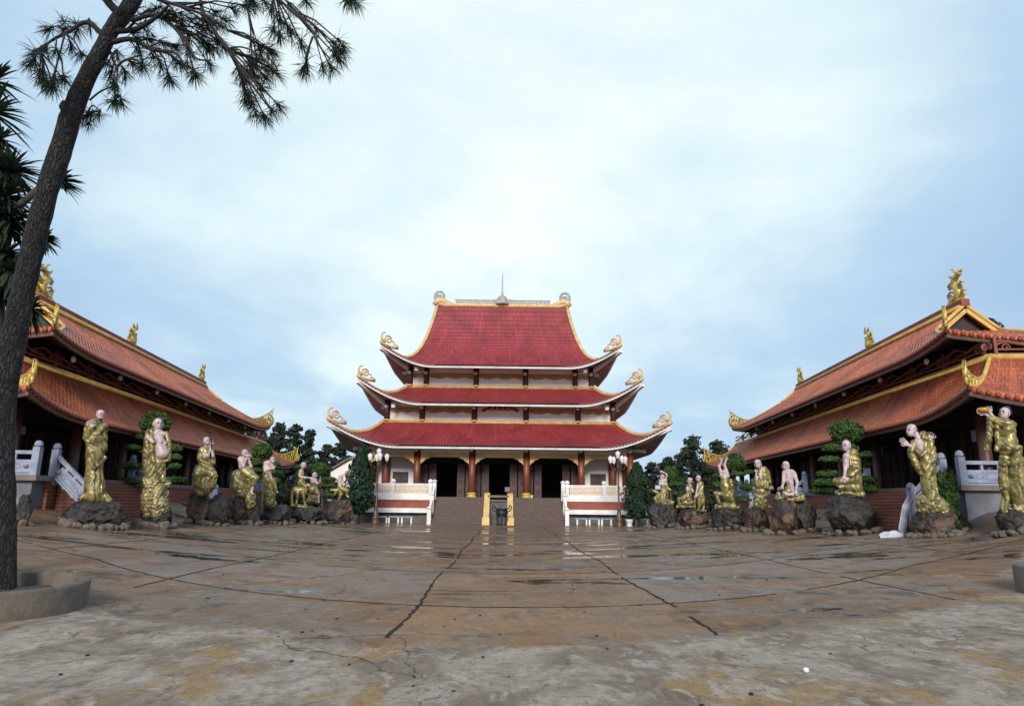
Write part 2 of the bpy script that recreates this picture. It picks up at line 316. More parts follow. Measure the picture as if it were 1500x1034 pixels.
# ------------------------------------------------------------------ ground
def ground_mat():
    m = bpy.data.materials.new('wet_concrete'); m.use_nodes = True; t = m.node_tree; t.nodes.clear(); n = NT(t)
    co = n('ShaderNodeTexCoord', out=3); s = n('ShaderNodeSeparateXYZ', out=None, _0=co); X, Y = s.outputs[0], s.outputs[1]
    def nz(sc, det=5.0, rg=0.6, st=None, dist=0.0):
        v = n('ShaderNodeMapping', Vector=co, Scale=st) if st else co
        return n('ShaderNodeTexNoise', Vector=v, Scale=sc, Detail=det, Roughness=rg, Distortion=dist)
    big, med, fine = nz(0.25, 5, 0.6, (0.9, 1.0, 1), 0.9), nz(1.2, 7, 0.65, (1.0, 0.8, 1), 0.5), nz(14.0, 8, 0.75)
    speck = nz(55.0, 2, 0.6)
    och, pud = nz(0.62, 7, 0.66, (1.0, 0.8, 5), 1.0), nz(0.36, 8, 0.62, (0.38, 1.5, 3), 1.0)
    x2 = n.math('MULTIPLY', n.math('MULTIPLY', X, X), 0.052)
    edge = n.math('SUBTRACT', n.math('SUBTRACT', Y, 8.55), x2)
    edge = n.math('ADD', edge, n.math('ADD', n.math('MULTIPLY', n.math('SUBTRACT', med, 0.5), 1.6), n.math('MULTIPLY', n.math('SUBTRACT', big, 0.5), 3.0)))
    slab = n.rng(edge, -0.22, 0.22)                       # 0 on the pale apron, 1 on the slabs
    m2 = nz(3.0, 8, 0.70, (1.1, 0.65, 1), 0.7); m3 = nz(8.0, 6, 0.7, (1.1, 0.65, 1), 0.4); grit = nz(120.0, 3, 0.75); flk = nz(1.1, 9, 0.70, (1.0, 0.7, 1), 1.2)
    # slabs
    c = n.mix(n.rng(big, 0.40, 0.60), (0.205, 0.098, 0.042), (0.255, 0.165, 0.115))
    c = n.mix(n.rng(och, 0.49, 0.58, 0, 0.95), c, (0.255, 0.108, 0.026))
    c = n.mix(n.rng(flk, 0.53, 0.60, 0, 0.85), c, (0.040, 0.020, 0.010))
    c = n.mix(n.rng(m2, 0.53, 0.64, 0, 0.75), c, (0.36, 0.27, 0.19))
    mid = n.math('MULTIPLY', n.rng(X, -1.42, -1.34), n.rng(X, 2.72, 2.64))
    x0_ = n.math('MULTIPLY', X, X)
    row1 = n.math('GREATER_THAN', n.math('SUBTRACT', Y, n.math('MULTIPLY', x0_, 0.056)), 11.35); row2 = n.math('GREATER_THAN', n.math('SUBTRACT', Y, n.math('MULTIPLY', x0_, 0.05)), 16.6)
    lil = n.math('MULTIPLY', n.math('MULTIPLY', row1, n.math('SUBTRACT', 1.0, row2)), n.math('SUBTRACT', 1.0, mid))
    c = n.mix(n.math('MULTIPLY', lil, n.rng(och, 0.62, 0.42, 0.15, 0.6)), c, (0.290, 0.215, 0.185))
    c = n.mix(n.math('MULTIPLY', n.math('MULTIPLY', mid, n.math('SUBTRACT', 1.0, row2)), n.rng(med, 0.42, 0.58, 0.15, 0.75)), c, (0.36, 0.185, 0.065))
    # apron
    a = n.mix(n.rng(med, 0.40, 0.60), (0.200, 0.142, 0.098), (0.420, 0.335, 0.270))
    a = n.mix(n.rng(och, 0.53, 0.64, 0, 0.95), a, (0.340, 0.195, 0.060))
    a = n.mix(n.rng(flk, 0.565, 0.63, 0, 0.8), a, (0.085, 0.054, 0.030))
    a = n.mix(n.rng(m2, 0.53, 0.62, 0, 0.7), a, (0.52, 0.44, 0.37))
    a = n.mix(n.rng(m3, 0.56, 0.66, 0, 0.6), a, (0.10, 0.075, 0.05))
    c = n.mix(slab, a, c)
    c = n.mix(n.rng(m3, 0.44, 0.60, 0, 0.40), c, n.mix(0.6, c, (0.035, 0.028, 0.022)))
    c = n.mix(n.rng(fine, 0.42, 0.62, 0, 0.45), c, n.mix(0.6, c, (0.04, 0.033, 0.027)))
    c = n.mix(n.rng(grit, 0.38, 0.62, 0, 0.5), n.mix(0.22, c, (0.42, 0.35, 0.28)), n.mix(0.5, c, (0.025, 0.02, 0.016)))
    ck = n('ShaderNodeTexVoronoi', props=dict(feature='DISTANCE_TO_EDGE'), Vector=n('ShaderNodeVectorMath', props=dict(operation='MULTIPLY_ADD'), _0=n('ShaderNodeTexNoise', out=1, Vector=co, Scale=1.6, Detail=6.0), _1=(0.9, 0.9, 0), _2=co), Scale=0.42)
    c = n.mix(n.math('MULTIPLY', n.rng(ck, 0.007, 0.0, 0, 0.8), n.rng(big, 0.46, 0.56)), c, (0.025, 0.02, 0.016))
    c = n.mix(n.rng(speck, 0.66, 0.70, 0, 0.7), c, (0.035, 0.03, 0.026))
    # water: a damp film over the slabs and standing puddles
    dist = n.rng(Y, 13.0, 34.0)
    damp = n.math('MULTIPLY', n.rng(n.math('ADD', pud, n.math('MULTIPLY', dist, 0.16)), 0.40, 0.56), slab)
    pool = n.math('MULTIPLY', n.rng(n.math('ADD', n.math('ADD', pud, n.math('MULTIPLY', med, 0.18)), n.math('MULTIPLY', n.rng(Y, 9.0, 24.0), 0.075)), 0.685, 0.735), slab)
    c = n.mix(n.math('MULTIPLY', damp, 0.32), c, n.mix(1.0, c, (0.45, 0.42, 0.40), 'MULTIPLY'))
    c = n.mix(n.math('MULTIPLY', pool, 0.8), c, (0.045, 0.034, 0.026))
    r = n.math('SUBTRACT', n.math('ADD', 0.68, n.math('MULTIPLY', fine, 0.25)), n.math('MULTIPLY', damp, n.rng(och, 0.42, 0.60, 0.34, 0.08)))
    r = n.mix(pool, n('ShaderNodeCombineXYZ', _0=r, _1=r, _2=r), (0.07, 0.07, 0.07))
    h = n.math('ADD', n.math('ADD', n.math('MULTIPLY', fine, 0.6), n.math('MULTIPLY', grit, 0.25)), n.math('MULTIPLY', med, 0.8))
    h = n.math('MULTIPLY', h, n.math('SUBTRACT', 1.0, n.math('MULTIPLY', pool, 0.97)))
    b = n('ShaderNodeBsdfPrincipled', out=None, Base_Color=c, Normal=n('ShaderNodeBump', Height=h, Strength=0.55, Distance=0.02))
    t.links.new(r, b.inputs['Roughness']); t.links.new(n.math('ADD', 0.15, n.math('MULTIPLY', pool, 0.35)), b.inputs['Specular IOR Level'])
    n('ShaderNodeOutputMaterial', out=None, Surface=b.outputs[0]); return m
def axis(lo, hi, st, far):
    a = list(np.arange(lo, hi + 1e-6, st)); g = []; d = st
    x = hi
    while x < far: d *= 1.6; x += d; g.append(x)
    lo_ = []; d = st; x = lo
    while x > -far: d *= 1.6; x -= d; lo_.append(x)
    return lo_[::-1] + a + g
xs, ys = axis(-20, 20, 0.4, 900), axis(-4, 60, 0.5, 1200)
mb = MB(); mb.v = [(x, y, gz(x, y)) for y in ys for x in xs]; nx = len(xs)
mb.f = [(j*nx+i, j*nx+i+1, (j+1)*nx+i+1, (j+1)*nx+i) for j in range(len(ys)-1) for i in range(nx-1)]
tag(mb.build('ground', ground_mat(), smooth=True), None, None, kind='structure')
random.seed(4)
def joint(pts, wd, m):
    """a worn joint between slabs: a thin uneven strip lying on the paving"""
    mb = MB(); n = len(pts); vs = []
    for i, (x, y) in enumerate(pts):
        a, b = pts[max(0, i-1)], pts[min(n-1, i+1)]; dx, dy = b[0]-a[0], b[1]-a[1]; L = math.hypot(dx, dy) or 1
        wv = wd*(0.55 + 0.9*random.random()); ox = 0.02*random.uniform(-1, 1)
        for sg in (-1, 1):
            px, py = x - dy/L*(wv*sg/2 + ox), y + dx/L*(wv*sg/2 + ox); vs.append((px, py, gz(px, py) + 0.006))
    mb.add(vs, [(2*i, 2*i+1, 2*i+3, 2*i+2) for i in range(n-1) if mnoise.noise(Vector((pts[i][0]*.9, pts[i][1]*.9, 4))) > -.38])
    tag(mb.build('pavement_joint', m), None, None, kind='structure')
jm = mat('joint_dirt', (0.018, 0.012, 0.008), 0.85, (0.06, 0.04, 0.026), 6, spec=0.1)
arc = lambda x, y0, k: y0 + k*x*x if abs(x) < 9 else y0 + k*81 + (abs(x)-9)*k*12
def path(f, a, b, st=0.18):
    n = max(2, int(abs(b - a)/st)); return [f(a + (b-a)*i/n) for i in range(n+1)]
for x0, sl, ya in ((-6.3, -0.0, 12.2), (-1.38, 0.0, 8.75), (2.68, 0.0, 9.0), (7.1, 0.0, 11.3), (-10.8, 0, 17), (11.6, 0, 17)):
    joint(path(lambda y: (x0 + 0.05*math.sin(y*.7), y), ya, 50), 0.048 if abs(x0) < 3 else 0.042, jm)
for y0, k, e in ((11.35, 0.056, 13.5), (16.6, 0.05, 13.5), (24, 0.03, 13), (34, 0.015, 12), (44, 0.0, 11)):
    joint(path(lambda x: (x, arc(x, y0, k)), -e, e), 0.045, jm)

# ------------------------------------------------------------------ curved roofs
def roof_fn(xc, yc, hwi, hdi, hwo, hdo, zt, ze, lift, ext, p, fl, vg=0.0, lp=2.6, dz=0.0):
    """surface of one curved hip roof: side 0 front, 1 right, 2 back, 3 left; u -1..1 along the eave, v 0 top .. 1 eave"""
    def f(side, u, v):
        half = hwo if side in (0, 2) else hdo
        t = max(0.0, (abs(u)*half - (half - fl))/fl); L = t*t; sg = 1 if u > 0 else -1
        ve = max(v, vg)
        if side in (0, 2):
            hx = hwi + (hwo - hwi)*ve; hy = hdi + (hdo - hdi)*v
            x, y = u*hx + sg*ext*L*v**lp, hy + ext*L*v**lp; X, Y = (x, -y) if side == 0 else (-x, y)
        else:
            hx = hwi + (hwo - hwi)*v; hy = hdi + (hdo - hdi)*v
            x, y = hx + ext*L*v**lp, u*hy + sg*ext*L*v**lp; X, Y = (x, y) if side == 1 else (-x, -y)
        g = 1 - (1 - v)**p
        return xc + X, yc + Y, zt + (ze - zt)*g + lift*L*v**lp + dz
    return f
def roof_mesh(f, dims, nu, nv, thick, rib=0.0, rper=0.3, vg=0.0):
    """tiles as four meeting slopes with an under face; returns builder and UVs in metres"""
    mb = MB(); uvs = []
    slope = dims['slope']
    for side in range(4):
        half = dims['hw'] if side in (0, 2) else dims['hd']
        v0 = vg if side in (1, 3) else 0.0
        n = max(8, int(nu*half/dims['hw'])) if not rib else max(12, int(2*half/rper*6))
        for layer in (0, 1):
            base = len(mb.v); vs = []
            for j in range(nv+1):
                v = v0 + (1 - v0)*j/nv
                for i in range(n+1):
                    u = -1 + 2*i/n; x, y, z = f(side, u, v); um = u*half
                    if rib and layer == 0:
                        a = x if side in (0, 2) else y
                        z += rib*abs(math.sin(math.pi*a/rper))**0.6 + rib*0.2*((v*slope/0.45) % 1.0)
                    if layer: z -= thick
                    vs.append((x, y, z)); uvs.append((um + 40, v*slope))
            fs = [(j*(n+1)+i, j*(n+1)+i+1, (j+1)*(n+1)+i+1, (j+1)*(n+1)+i) for j in range(nv) for i in range(n)]
            if layer == 0: fs = [q[::-1] for q in fs]; top0 = base
            else:
                fs += [(nv*(n+1)+i, nv*(n+1)+i+1, nv*(n+1)+i+1 + top0 - base, nv*(n+1)+i + top0 - base) for i in range(n)]
            mb.add(vs, fs)
    return mb, uvs
def eave_pts(f, side, n, v=1.0, dz=0.0):
    return [Vector(f(side, -1 + 2*i/n, v)) + Vector((0, 0, dz)) for i in range(n+1)]
def ribbon(mb, pts, wd, ht, zoff):
    """fascia: a board wd thick and ht high hung along the eave"""
    n = len(pts); vs = []
    for i, p in enumerate(pts):
        d = (pts[min(i+1, n-1)] - pts[max(i-1, 0)]); d.z = 0; d.normalize(); nrm = Vector((d.y, -d.x, 0))
        for a, b in ((0, 0), (0, -ht), (-wd, -ht), (-wd, 0)): vs.append(p + nrm*a + Vector((0, 0, b + zoff)))
    fs = [(4*i+k, 4*i+(k+1) % 4, 4*i+4+(k+1) % 4, 4*i+4+k) for i in range(n-1) for k in range(4)] + [(3,2,1,0), tuple(4*(n-1)+k for k in range(4))]
    mb.add(vs, fs)
def spiral(cx, cz, r0, r1, a0, turns, n=16):
    return [(cx + (r0 + (r1-r0)*i/n)*math.cos(a0 + turns*2*math.pi*i/n), cz + (r0 + (r1-r0)*i/n)*math.sin(a0 + turns*2*math.pi*i/n)) for i in range(n+1)]
def scroll_finial(dirv, tip, sc, r=0.10):
    """curled ridge-end ornament in the vertical plane through the hip; s runs inward from the tip"""
    mb = MB(); dirv = Vector(dirv).normalized()
    def P(s, z): return Vector(tip) - dirv*s*sc + Vector((0, 0, z*sc))
    hook = [(0.05, 0.0), (-0.02, 0.35), (-0.12, 0.62), (-0.06, 0.86), (0.10, 1.02), (0.30, 1.06)]
    mb.tube([P(*q) for q in hook], [r*1.7, r*1.5, r*1.2, r, r*.9, r*.8], 8)
    curl = [(0.35, 0.05), (0.28, 0.40), (0.45, 0.74), (0.75, 0.80), (1.02, 0.62), (1.05, 0.32), (0.86, 0.12), (0.62, 0.18), (0.55, 0.38), (0.68, 0.52), (0.82, 0.44)]
    mb.tube([P(a, b) for a, b in curl], [r*1.2]*5 + [r]*6, 8)
    mb.tube([P(1.0, 0.25), P(1.2, 0.34), P(1.42, 0.22), P(1.44, -0.02), P(1.3, -0.06)], r*.85, 7)
    mb.tube([P(1.44, -0.05), P(1.62, 0.04), P(1.80, -0.10), P(1.95, -0.16)], r*.8, 7)
    mb.tube([P(-0.05, -0.02), P(0.5, -0.16), P(1.1, -0.28), P(1.9, -0.30)], r*1.5, 8)
    return mb

# ------------------------------------------------------------------ temple hall
TX, TY = -0.42, 67.0
T = thing('temple_hall', 'large three-tiered temple with dark red roofs at the far end of the yard', 'temple', (TX, TY, 0))
tiers = [  # hwi, hdi, hwo, hdo, z top, z eave, lift, ext, p, flare
    (10.45, 5.9, 13.5, 10.0, 8.62, 6.28, 1.95, 0.7, 1.55, 5.0),
    (8.75, 3.9, 11.6, 8.0, 12.12, 10.16, 2.05, 0.75, 1.55, 4.6),
    (6.6, 0.05, 10.1, 6.5, 21.15, 13.80, 1.75, 0.7, 2.8, 3.9)]
walls = [(10.3, 5.75), (8.6, 3.75)]
for k, (hwi, hdi, hwo, hdo, zt, ze, lift, ext, p, fl) in enumerate(tiers):
    f = roof_fn(TX, TY, hwi, hdi, hwo, hdo, zt, ze, lift, ext, p, fl)
    slope = math.hypot(hdo - hdi, zt - ze)
    mb, uvs = roof_mesh(f, dict(hw=hwo, hd=hdo, slope=slope*1.05), 90, 18, 0.12)
    rf = mb.build('roof', M['red_tile'], T, True, world=True, uvs=uvs)
    rf['label'] = ['lowest and widest dark red roof', 'middle dark red roof', 'tall steep top roof'][k]
    # tile edge, white fascia, soffit
    for nm, m, wd, ht, zo in (('tile_edge', M['dark_edge'], 0.10, 0.17, -0.02), ('fascia', M['white'], 0.12, 0.11, -0.193)):
        mb = MB()
        for side in range(4):
            ribbon(mb, eave_pts(f, side, 64), wd, ht, zo)
            if nm == 'fascia':                                 # scalloped drip ends
                for q in eave_pts(f, side, 110 if side == 0 else 60)[1:-1]: mb.ell((q.x, q.y, q.z - .18), .075, .075, .055, 6, 4)
        mb.build(nm, m, T, world=True)
    wl = (10.9, 7.9) if k == 0 else walls[k-1]
    mb = MB()
    for side in range(4):
        hi = wl[0] if side in (0, 2) else wl[1]
        def sf(a, b, side=side):
            u = -1 + 2*a; e = Vector(f(side, u, 1.0)) + Vector((0, 0, -0.32))
            wx, wy = {0: (u*wl[0], -wl[1]), 1: (wl[0], u*wl[1]), 2: (-u*wl[0], wl[1]), 3: (-wl[0], -u*wl[1])}[side]
            i = Vector((TX + wx, TY + wy, ze + (0.30 if k else 0.05)))
            return i.lerp(e, b*0.985)
        mb.grid(sf, 40, 4)
    mb.build('soffit', M['soffit'], T, True, world=True)
    # trims along hips and ridge, curled finials
    tr = MB()
    for sgx in (-1, 1):
        for side, u in ((0, sgx), (2, -sgx)):
            pts = [Vector(f(side, u, j/26)) + Vector((0, 0, 0.09)) for j in range(27)]
            tr.tube(pts, 0.17, 8)
    if k < 2:
        z = zt + 0.05
        tr.tube([(TX-hwi, TY-hdi, z), (TX+hwi, TY-hdi, z)], 0.17, 8); tr.tube([(TX-hwi, TY-hdi, z), (TX-hwi, TY+hdi, z)], 0.17, 8); tr.tube([(TX+hwi, TY-hdi, z), (TX+hwi, TY+hdi, z)], 0.17, 8)
    else:
        tr.tube([(TX-hwi-.1, TY, zt+.32)] + [(TX + x, TY, zt + .10) for x in (-hwi+.8, -3, 0, 3, hwi-.8)] + [(TX+hwi+.1, TY, zt+.32)], 0.24, 8)
    tr.build('ridge_trim', M['tan'], T, True, world=True)
    for sgx in (-1, 1):
        tip = Vector(f(0, sgx, 1.0)); d = Vector((sgx, -1, 0))
        scroll_finial(d, tip + Vector((0, 0, 0.05)) - d*0.1, 0.86 if k < 2 else 0.92, 0.075).build('scroll_finial', M['tan'], T, True, world=True)
        tb = Vector(f(2, -sgx, 1.0)); db = Vector((sgx, 1, 0))
        scroll_finial(db, tb + Vector((0, 0, 0.05)) - db*0.1, 0.86, 0.075).build('scroll_finial', M['tan'], T, True, world=True)
        raf = MB(); raf.bar((TX + sgx*wl[0], TY - wl[1], ze - 0.05), tip + Vector((0, 0, -0.50)), 0.30, 0.26)
        raf.bar((TX + sgx*(wl[0]-0.2), TY - wl[1] + 1.0, ze + 0.02), (TX + sgx*(hwo - 0.7), TY - wl[1] + 1.2, ze - 0.12), 0.30, 0.28)
        raf.bar((TX + sgx*(wl[0]-1.0), TY - wl[1], ze - 0.02), (TX + sgx*(wl[0]-0.9), TY - hdo + 0.6, ze - 0.32), 0.30, 0.28)
        raf.build('eave_beam', M['white'], T, world=True)
# ridge ornaments
for sgx in (-1, 1):
    mb = MB(); c = Vector((TX + sgx*6.42, TY, 22.15))
    mb.tube([c + Vector((0.46*math.cos(a), 0, 0.55*math.sin(a))) for a in np.linspace(-0.6, math.pi + 0.6, 22)], 0.13, 8)
    mb.tube([c + Vector((q[0], 0, q[1])) for q in spiral(0, -0.05, 0.05, 0.27, 0.5, 1.4)], 0.085, 7)
    mb.build('ridge_disc', M['palestone'], T, True, world=True)
    mb = MB()
    mb.tube([(TX + sgx*6.85, TY, 21.25), (TX + sgx*6.6, TY, 21.62), (TX + sgx*6.2, TY, 21.72), (TX + sgx*5.7, TY, 21.52), (TX + sgx*5.2, TY, 21.36), (TX + sgx*4.7, TY, 21.30)], [.34, .36, .32, .24, .16, .10], 10)
    for q in ((6.1, 21.95), (5.75, 21.72), (5.4, 21.55)): mb.ell((TX + sgx*q[0], TY, q[1]), .16, .2, .13, 8, 6)
    mb.build('ridge_end', M['tan'], T, True, world=True)
mb = MB()
for i in range(46):
    x = TX - 4.7 + 9.4*i/45
    mb.tube([(x, TY, 21.36), (x + .12, TY, 21.58), (x, TY, 21.80)], 0.05, 5); mb.tube([(x + .12, TY, 21.36), (x, TY, 21.58), (x + .12, TY, 21.80)], 0.05, 5)
mb.box(TX - 4.85, TX + 4.95, TY - .06, TY + .06, 21.80, 21.88)
mb.build('ridge_lattice', M['palestone'], T, world=True)
mb = MB(); mb.lathe([(.0, 21.3), (.75, 21.35), (.62, 21.62), (.38, 21.78), (.52, 22.0), (.36, 22.22), (.18, 22.36), (.10, 22.6), (.055, 23.0), (.05, 24.4), (.015, 24.8), (0, 24.82)], (TX, TY, 0), 14)
for s_ in (-1, 1): mb.tube([(TX + s_*(.5 + q[0]), TY, 21.55 + q[1]) for q in spiral(.15, .1, .32, .06, .3, 1.2)], 0.07, 6)
mb.build('spire', M['palestone'], T, True, world=True)
# upper storey walls with columns and painted valance
cols = (-10.15, -7.0, -2.32, 2.32, 7.0, 10.15); cols3 = (-8.5, -6.98, -2.32, 2.32, 6.98, 8.5)
for k, (hw, hd) in enumerate(walls):
    z0, z1 = (8.35, 10.75) if k == 0 else (11.85, 14.25)
    mb = MB(); mb.box(TX-hw, TX+hw, TY-hd, TY+hd, z0, z1); mb.build('wall', M['wall'], T, world=True)
    mb = MB(); cm = MB()
    cs = cols if k == 0 else cols3
    for x in cs:
        cm = MB(); cm.lathe([(.26, z0 + .3), (.26, z1 - .15)], (TX + x, TY - hd - .12, 0), 14); uc = cm.build('upper_column', M['darkcol'], T, True, world=True)
        mb = MB(); mb.ell((TX + x, TY - hd - .12, z0 + .42), .36, .36, .14, 12, 6); mb.build('column_foot', M['goldtrim'], uc, True)
        cap = MB(); cap.ell((TX + x - .05, TY - hd - .40, z1 - .80), .19, .26, .17, 10, 7); cap.build('beam_end', M['white'], uc, True)
    va = MB()
    for a, b in zip(cs[:-1], cs[1:]):
        if k == 0 and a == -2.32: continue
        n = max(8, int((b-a)*7)); vs = []
        for i in range(n+1):
            t = i/n; dr = .30 + .16*abs(math.sin(t*math.pi*2.5)) + .03*math.sin(t*60)
            vs += [(TX + a + .3 + (b-a-.6)*t, TY - hd - .035, z1 - .82), (TX + a + .3 + (b-a-.6)*t, TY - hd - .035, z1 - .84 - dr)]
        va.add(vs, [(2*i, 2*i+1, 2*i+3, 2*i+2) for i in range(n)])
        va.box(TX + a + .3, TX + b - .3, TY - hd - .05, TY - hd - .002, z1 - .89, z1 - .76)
    va.build('painted_valance', M['ochre'], T, world=True)
    sl = MB()
    for zz_ in (z0 + .62, z0 + .74): sl.box(TX - hw + .2, TX + hw - .2, TY - hd - .05, TY - hd - .003, zz_, zz_ + .05)
    sl.build('wall_moulding', M['white'], T, world=True)
# name board over the middle bay: a scroll-shaped board with four raised pale characters
mb = MB(); mb.bar((TX-.95, TY-5.98, 9.98), (TX+.95, TY-5.98, 9.98), .10, .42)
for s_ in (-1, 1):
    mb.bar((TX + s_*.95, TY-5.97, 9.96), (TX + s_*1.55, TY-5.97, 9.76), .09, .22); mb.ell((TX + s_*1.5, TY-5.97, 9.74), .2, .07, .14, 8, 6)
nb = mb.build('name_board', M['redband'], T, world=True)
mb = MB()
for i in range(4):
    x = TX - .72 + .48*i
    for dx, dz_, w_, h_ in ((0, .08, .24, .035), (0, -.02, .20, .035), (0, -.11, .26, .035), (-.06, -.02, .035, .24), (.07, .02, .035, .18)):
        mb.box(x + dx - w_/2, x + dx + w_/2, TY - 6.06, TY - 6.035, 9.98 + dz_ - h_/2, 9.98 + dz_ + h_/2)
mb.build('board_character', M['cream'], nb)
bpy.data.objects['board_character'].location = (0, 0, 0)
# ground floor
FZ = 2.05; CY, WY = 59.0, 61.5
gcols = (-11.2, -7.0, -2.32, 2.32, 7.0, 11.2)
mb = MB(); mb.box(TX-11.9, TX+11.9, 56.5, 78.5, 1.2, FZ); mb.build('terrace', M['slab'], T, world=True)
for x in gcols:
    mb = MB(); mb.lathe([(.29, FZ), (.29, 6.0)], (TX + x, CY, 0), 20)
    c = mb.build('column', M['column'], T, True, world=True)
    mb = MB(); mb.lathe([(.43, FZ + .004), (.43, FZ + .12), (.33, FZ + .17), (.33, FZ + .24), (.42, FZ + .30), (.36, FZ + .40), (.30, FZ + .42)], (TX + x, CY, 0), 20)
    b = mb.build('column_base', M['yellow'], c, True)
    mb = MB(); mb.ell((TX + x - .08, CY - .38, 6.02), .20, .28, .18, 10, 7); mb.build('beam_end', M['white'], T, True, world=True)
for s_ in (-1, 1):
    mb = MB(); mb.box(TX + s_*11.2 - .3, TX + s_*11.2 + .3, WY - .3, WY + .3, FZ, 6.2); mb.lathe([(.36, FZ), (.36, 6.0)], (TX + s_*10.0, WY - .4, 0), 16); mb.build('corner_pier', M['column'], T, True, world=True)
mb = MB()
for a, b in zip(gcols[:-1], gcols[1:]):                 # tan beams with corbel brackets
    x0, x1 = TX + a + .29, TX + b - .29
    mb.box(x0, x1, CY - .16, CY + .16, 5.40, 5.76)
    for s_, xx in ((1, x0), (-1, x1)):
        pr = [(0, 5.397), (.85, 5.397), (.72, 5.30), (.45, 5.22), (.30, 5.06), (.12, 4.96), (0, 4.80)]
        vs = [(xx + s_*p, CY + y, z) for y in (-.12, .12) for p, z in pr]; n = len(pr)
        mb.add(vs, [tuple(range(n)), tuple(range(2*n-1, n-1, -1))] + [(i, (i+1) % n, n + (i+1) % n, n + i) for i in range(n)])
mb.build('corbel_beam', M['cream'], T, world=True)
mb = MB(); mb.box(TX - 11.2, TX + 11.2, CY - .10, CY + .10, 5.76, 6.35); mb.build('eave_wall', M['wall'], T, world=True)
mb = MB(); mb.box(TX - 11.6, TX + 11.6, 57.3, WY, 6.30, 6.34); mb.build('porch_ceiling', M['wood'], T, world=True)
mb = MB()                                                # front wall: two plastered end bays with a window, three open bays
for s_ in (-1, 1):
    xa, xb = sorted((TX + s_*7.05, TX + s_*10.9)); mb = MB(); mb.box(xa, xb, WY, WY + .25, FZ, 6.2); mb.build('wall', M['wall'], T, world=True)
for x in (-7.0, -2.45, 2.45, 7.0): mb = MB(); mb.box(TX + x - .10, TX + x + .10, WY - .12, WY + .20, FZ, 6.0); mb.build('door_post', M['wall'], T, world=True)
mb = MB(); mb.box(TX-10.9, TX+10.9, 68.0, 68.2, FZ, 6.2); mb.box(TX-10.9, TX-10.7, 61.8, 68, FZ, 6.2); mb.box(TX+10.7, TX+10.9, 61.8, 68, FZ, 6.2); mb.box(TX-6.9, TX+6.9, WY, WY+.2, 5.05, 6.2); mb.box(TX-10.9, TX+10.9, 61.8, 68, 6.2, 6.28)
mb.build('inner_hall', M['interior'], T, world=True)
for s_ in (-1, 1):
    wf = MB(); x = TX + s_*8.75
    for a in (-1, 1): wf.box(x + a*.82 - .12, x + a*.82 + .12, WY - .06, WY - .002, FZ + .7, FZ + 2.42)
    wf.box(x - .70, x + .70, WY - .06, WY - .002, FZ + 2.18, FZ + 2.42)
    fr = wf.build('window', M['white'], T, world=True)
    mb = MB(); mb.box(x - .70, x + .70, WY - .03, WY - .004, FZ + .7, FZ + 2.18); sh = mb.build('window_shutter', M['doorwood'], fr)
    mb = MB()
    for a in (-.35, .35):
        for b in (1.08, 1.75): mb.box(x + a - .24, x + a + .24, WY - .045, WY - .031, FZ + b - .25, FZ + b + .25)
    mb.build('shutter_panel', M['darkcol'], fr)
for bx in (-4.66, 0, 4.66):                              # folded-back door leaves in each open bay
    for a in (-2.0, -1.25, 1.25, 2.0):
        x = TX + bx + a; mb = MB(); y = WY - .16 + (.12 if abs(a) < 1.5 else 0)
        mb.box(x - .33, x + .33, y, y + .07, FZ + .01, FZ + 2.95)
        d = mb.build('door', M['doorwood'], T, world=True)
        mb = MB()
        for z0, z1 in ((.15, 1.15), (1.3, 1.7), (1.85, 2.8)):
            mb.box(x - .24, x + .24, y - .02, y - .001, FZ + z0, FZ + z1)
            mb.ell((x, y - .03, FZ + (z0+z1)/2), .15, .03, (z1-z0)*.32, 10, 6)
        mb.build('door_panel', M['darkcol'], d)
# terrace front: white slab edge, red band, lower white band, recess with stone
for s_ in (-1, 1):
    xa, xb = sorted((TX + s_*5.35, TX + s_*11.9))
    mb = MB(); mb.box(xa, xb, 56.28, 56.497, 1.80, 2.10); mb.build('terrace_edge', M['white'], T, world=True)
    mb = MB(); mb.box(xa, xb, 56.36, 56.497, 1.16, 1.797); mb.build('terrace_band', M['redband'], T, world=True)
    mb = MB(); mb.box(xa, xb, 56.0, 56.49, .80, 1.157); mb.build('lower_ledge', M['white'], T, world=True)
    mb = MB(); mb.box(xa, xb, 56.48, 57.0, -.3, .80); mb.build('base_wall', M['greystone'], T, world=True)
    rail = MB(); pan = MB()
    rail.box(xa, xb, 56.34, 56.52, 3.00, 3.10); rail.box(xa, xb, 56.36, 56.50, 2.10, 2.30); rail.box(xa, xb, 56.38, 56.48, 2.90, 2.997)
    for px in (5.55, 8.55, 11.7):
        x = TX + s_*px; rail.box(x - .15, x + .15, 56.29, 56.57, 2.10, 3.16); rail.lathe([(.10, 3.16), (.20, 3.22), (.20, 3.32), (.12, 3.42), (0, 3.47)], (x, 56.43, 0), 12)
    for p0, p1 in ((5.75, 8.37), (8.73, 11.52)):
        x0, x1 = sorted((TX + s_*p0, TX + s_*p1)); pan.box(x0, x1, 56.40, 56.46, 2.30, 2.897)
        for q in range(5): pan.ell((x0 + (x1-x0)*(q+.5)/5, 56.40, 2.6), .20, .035, .16, 10, 6)
    r = rail.build('balustrade', M['white'], T, world=True, bevel=.012); pan.build('balustrade_panel', M['panel'], r)
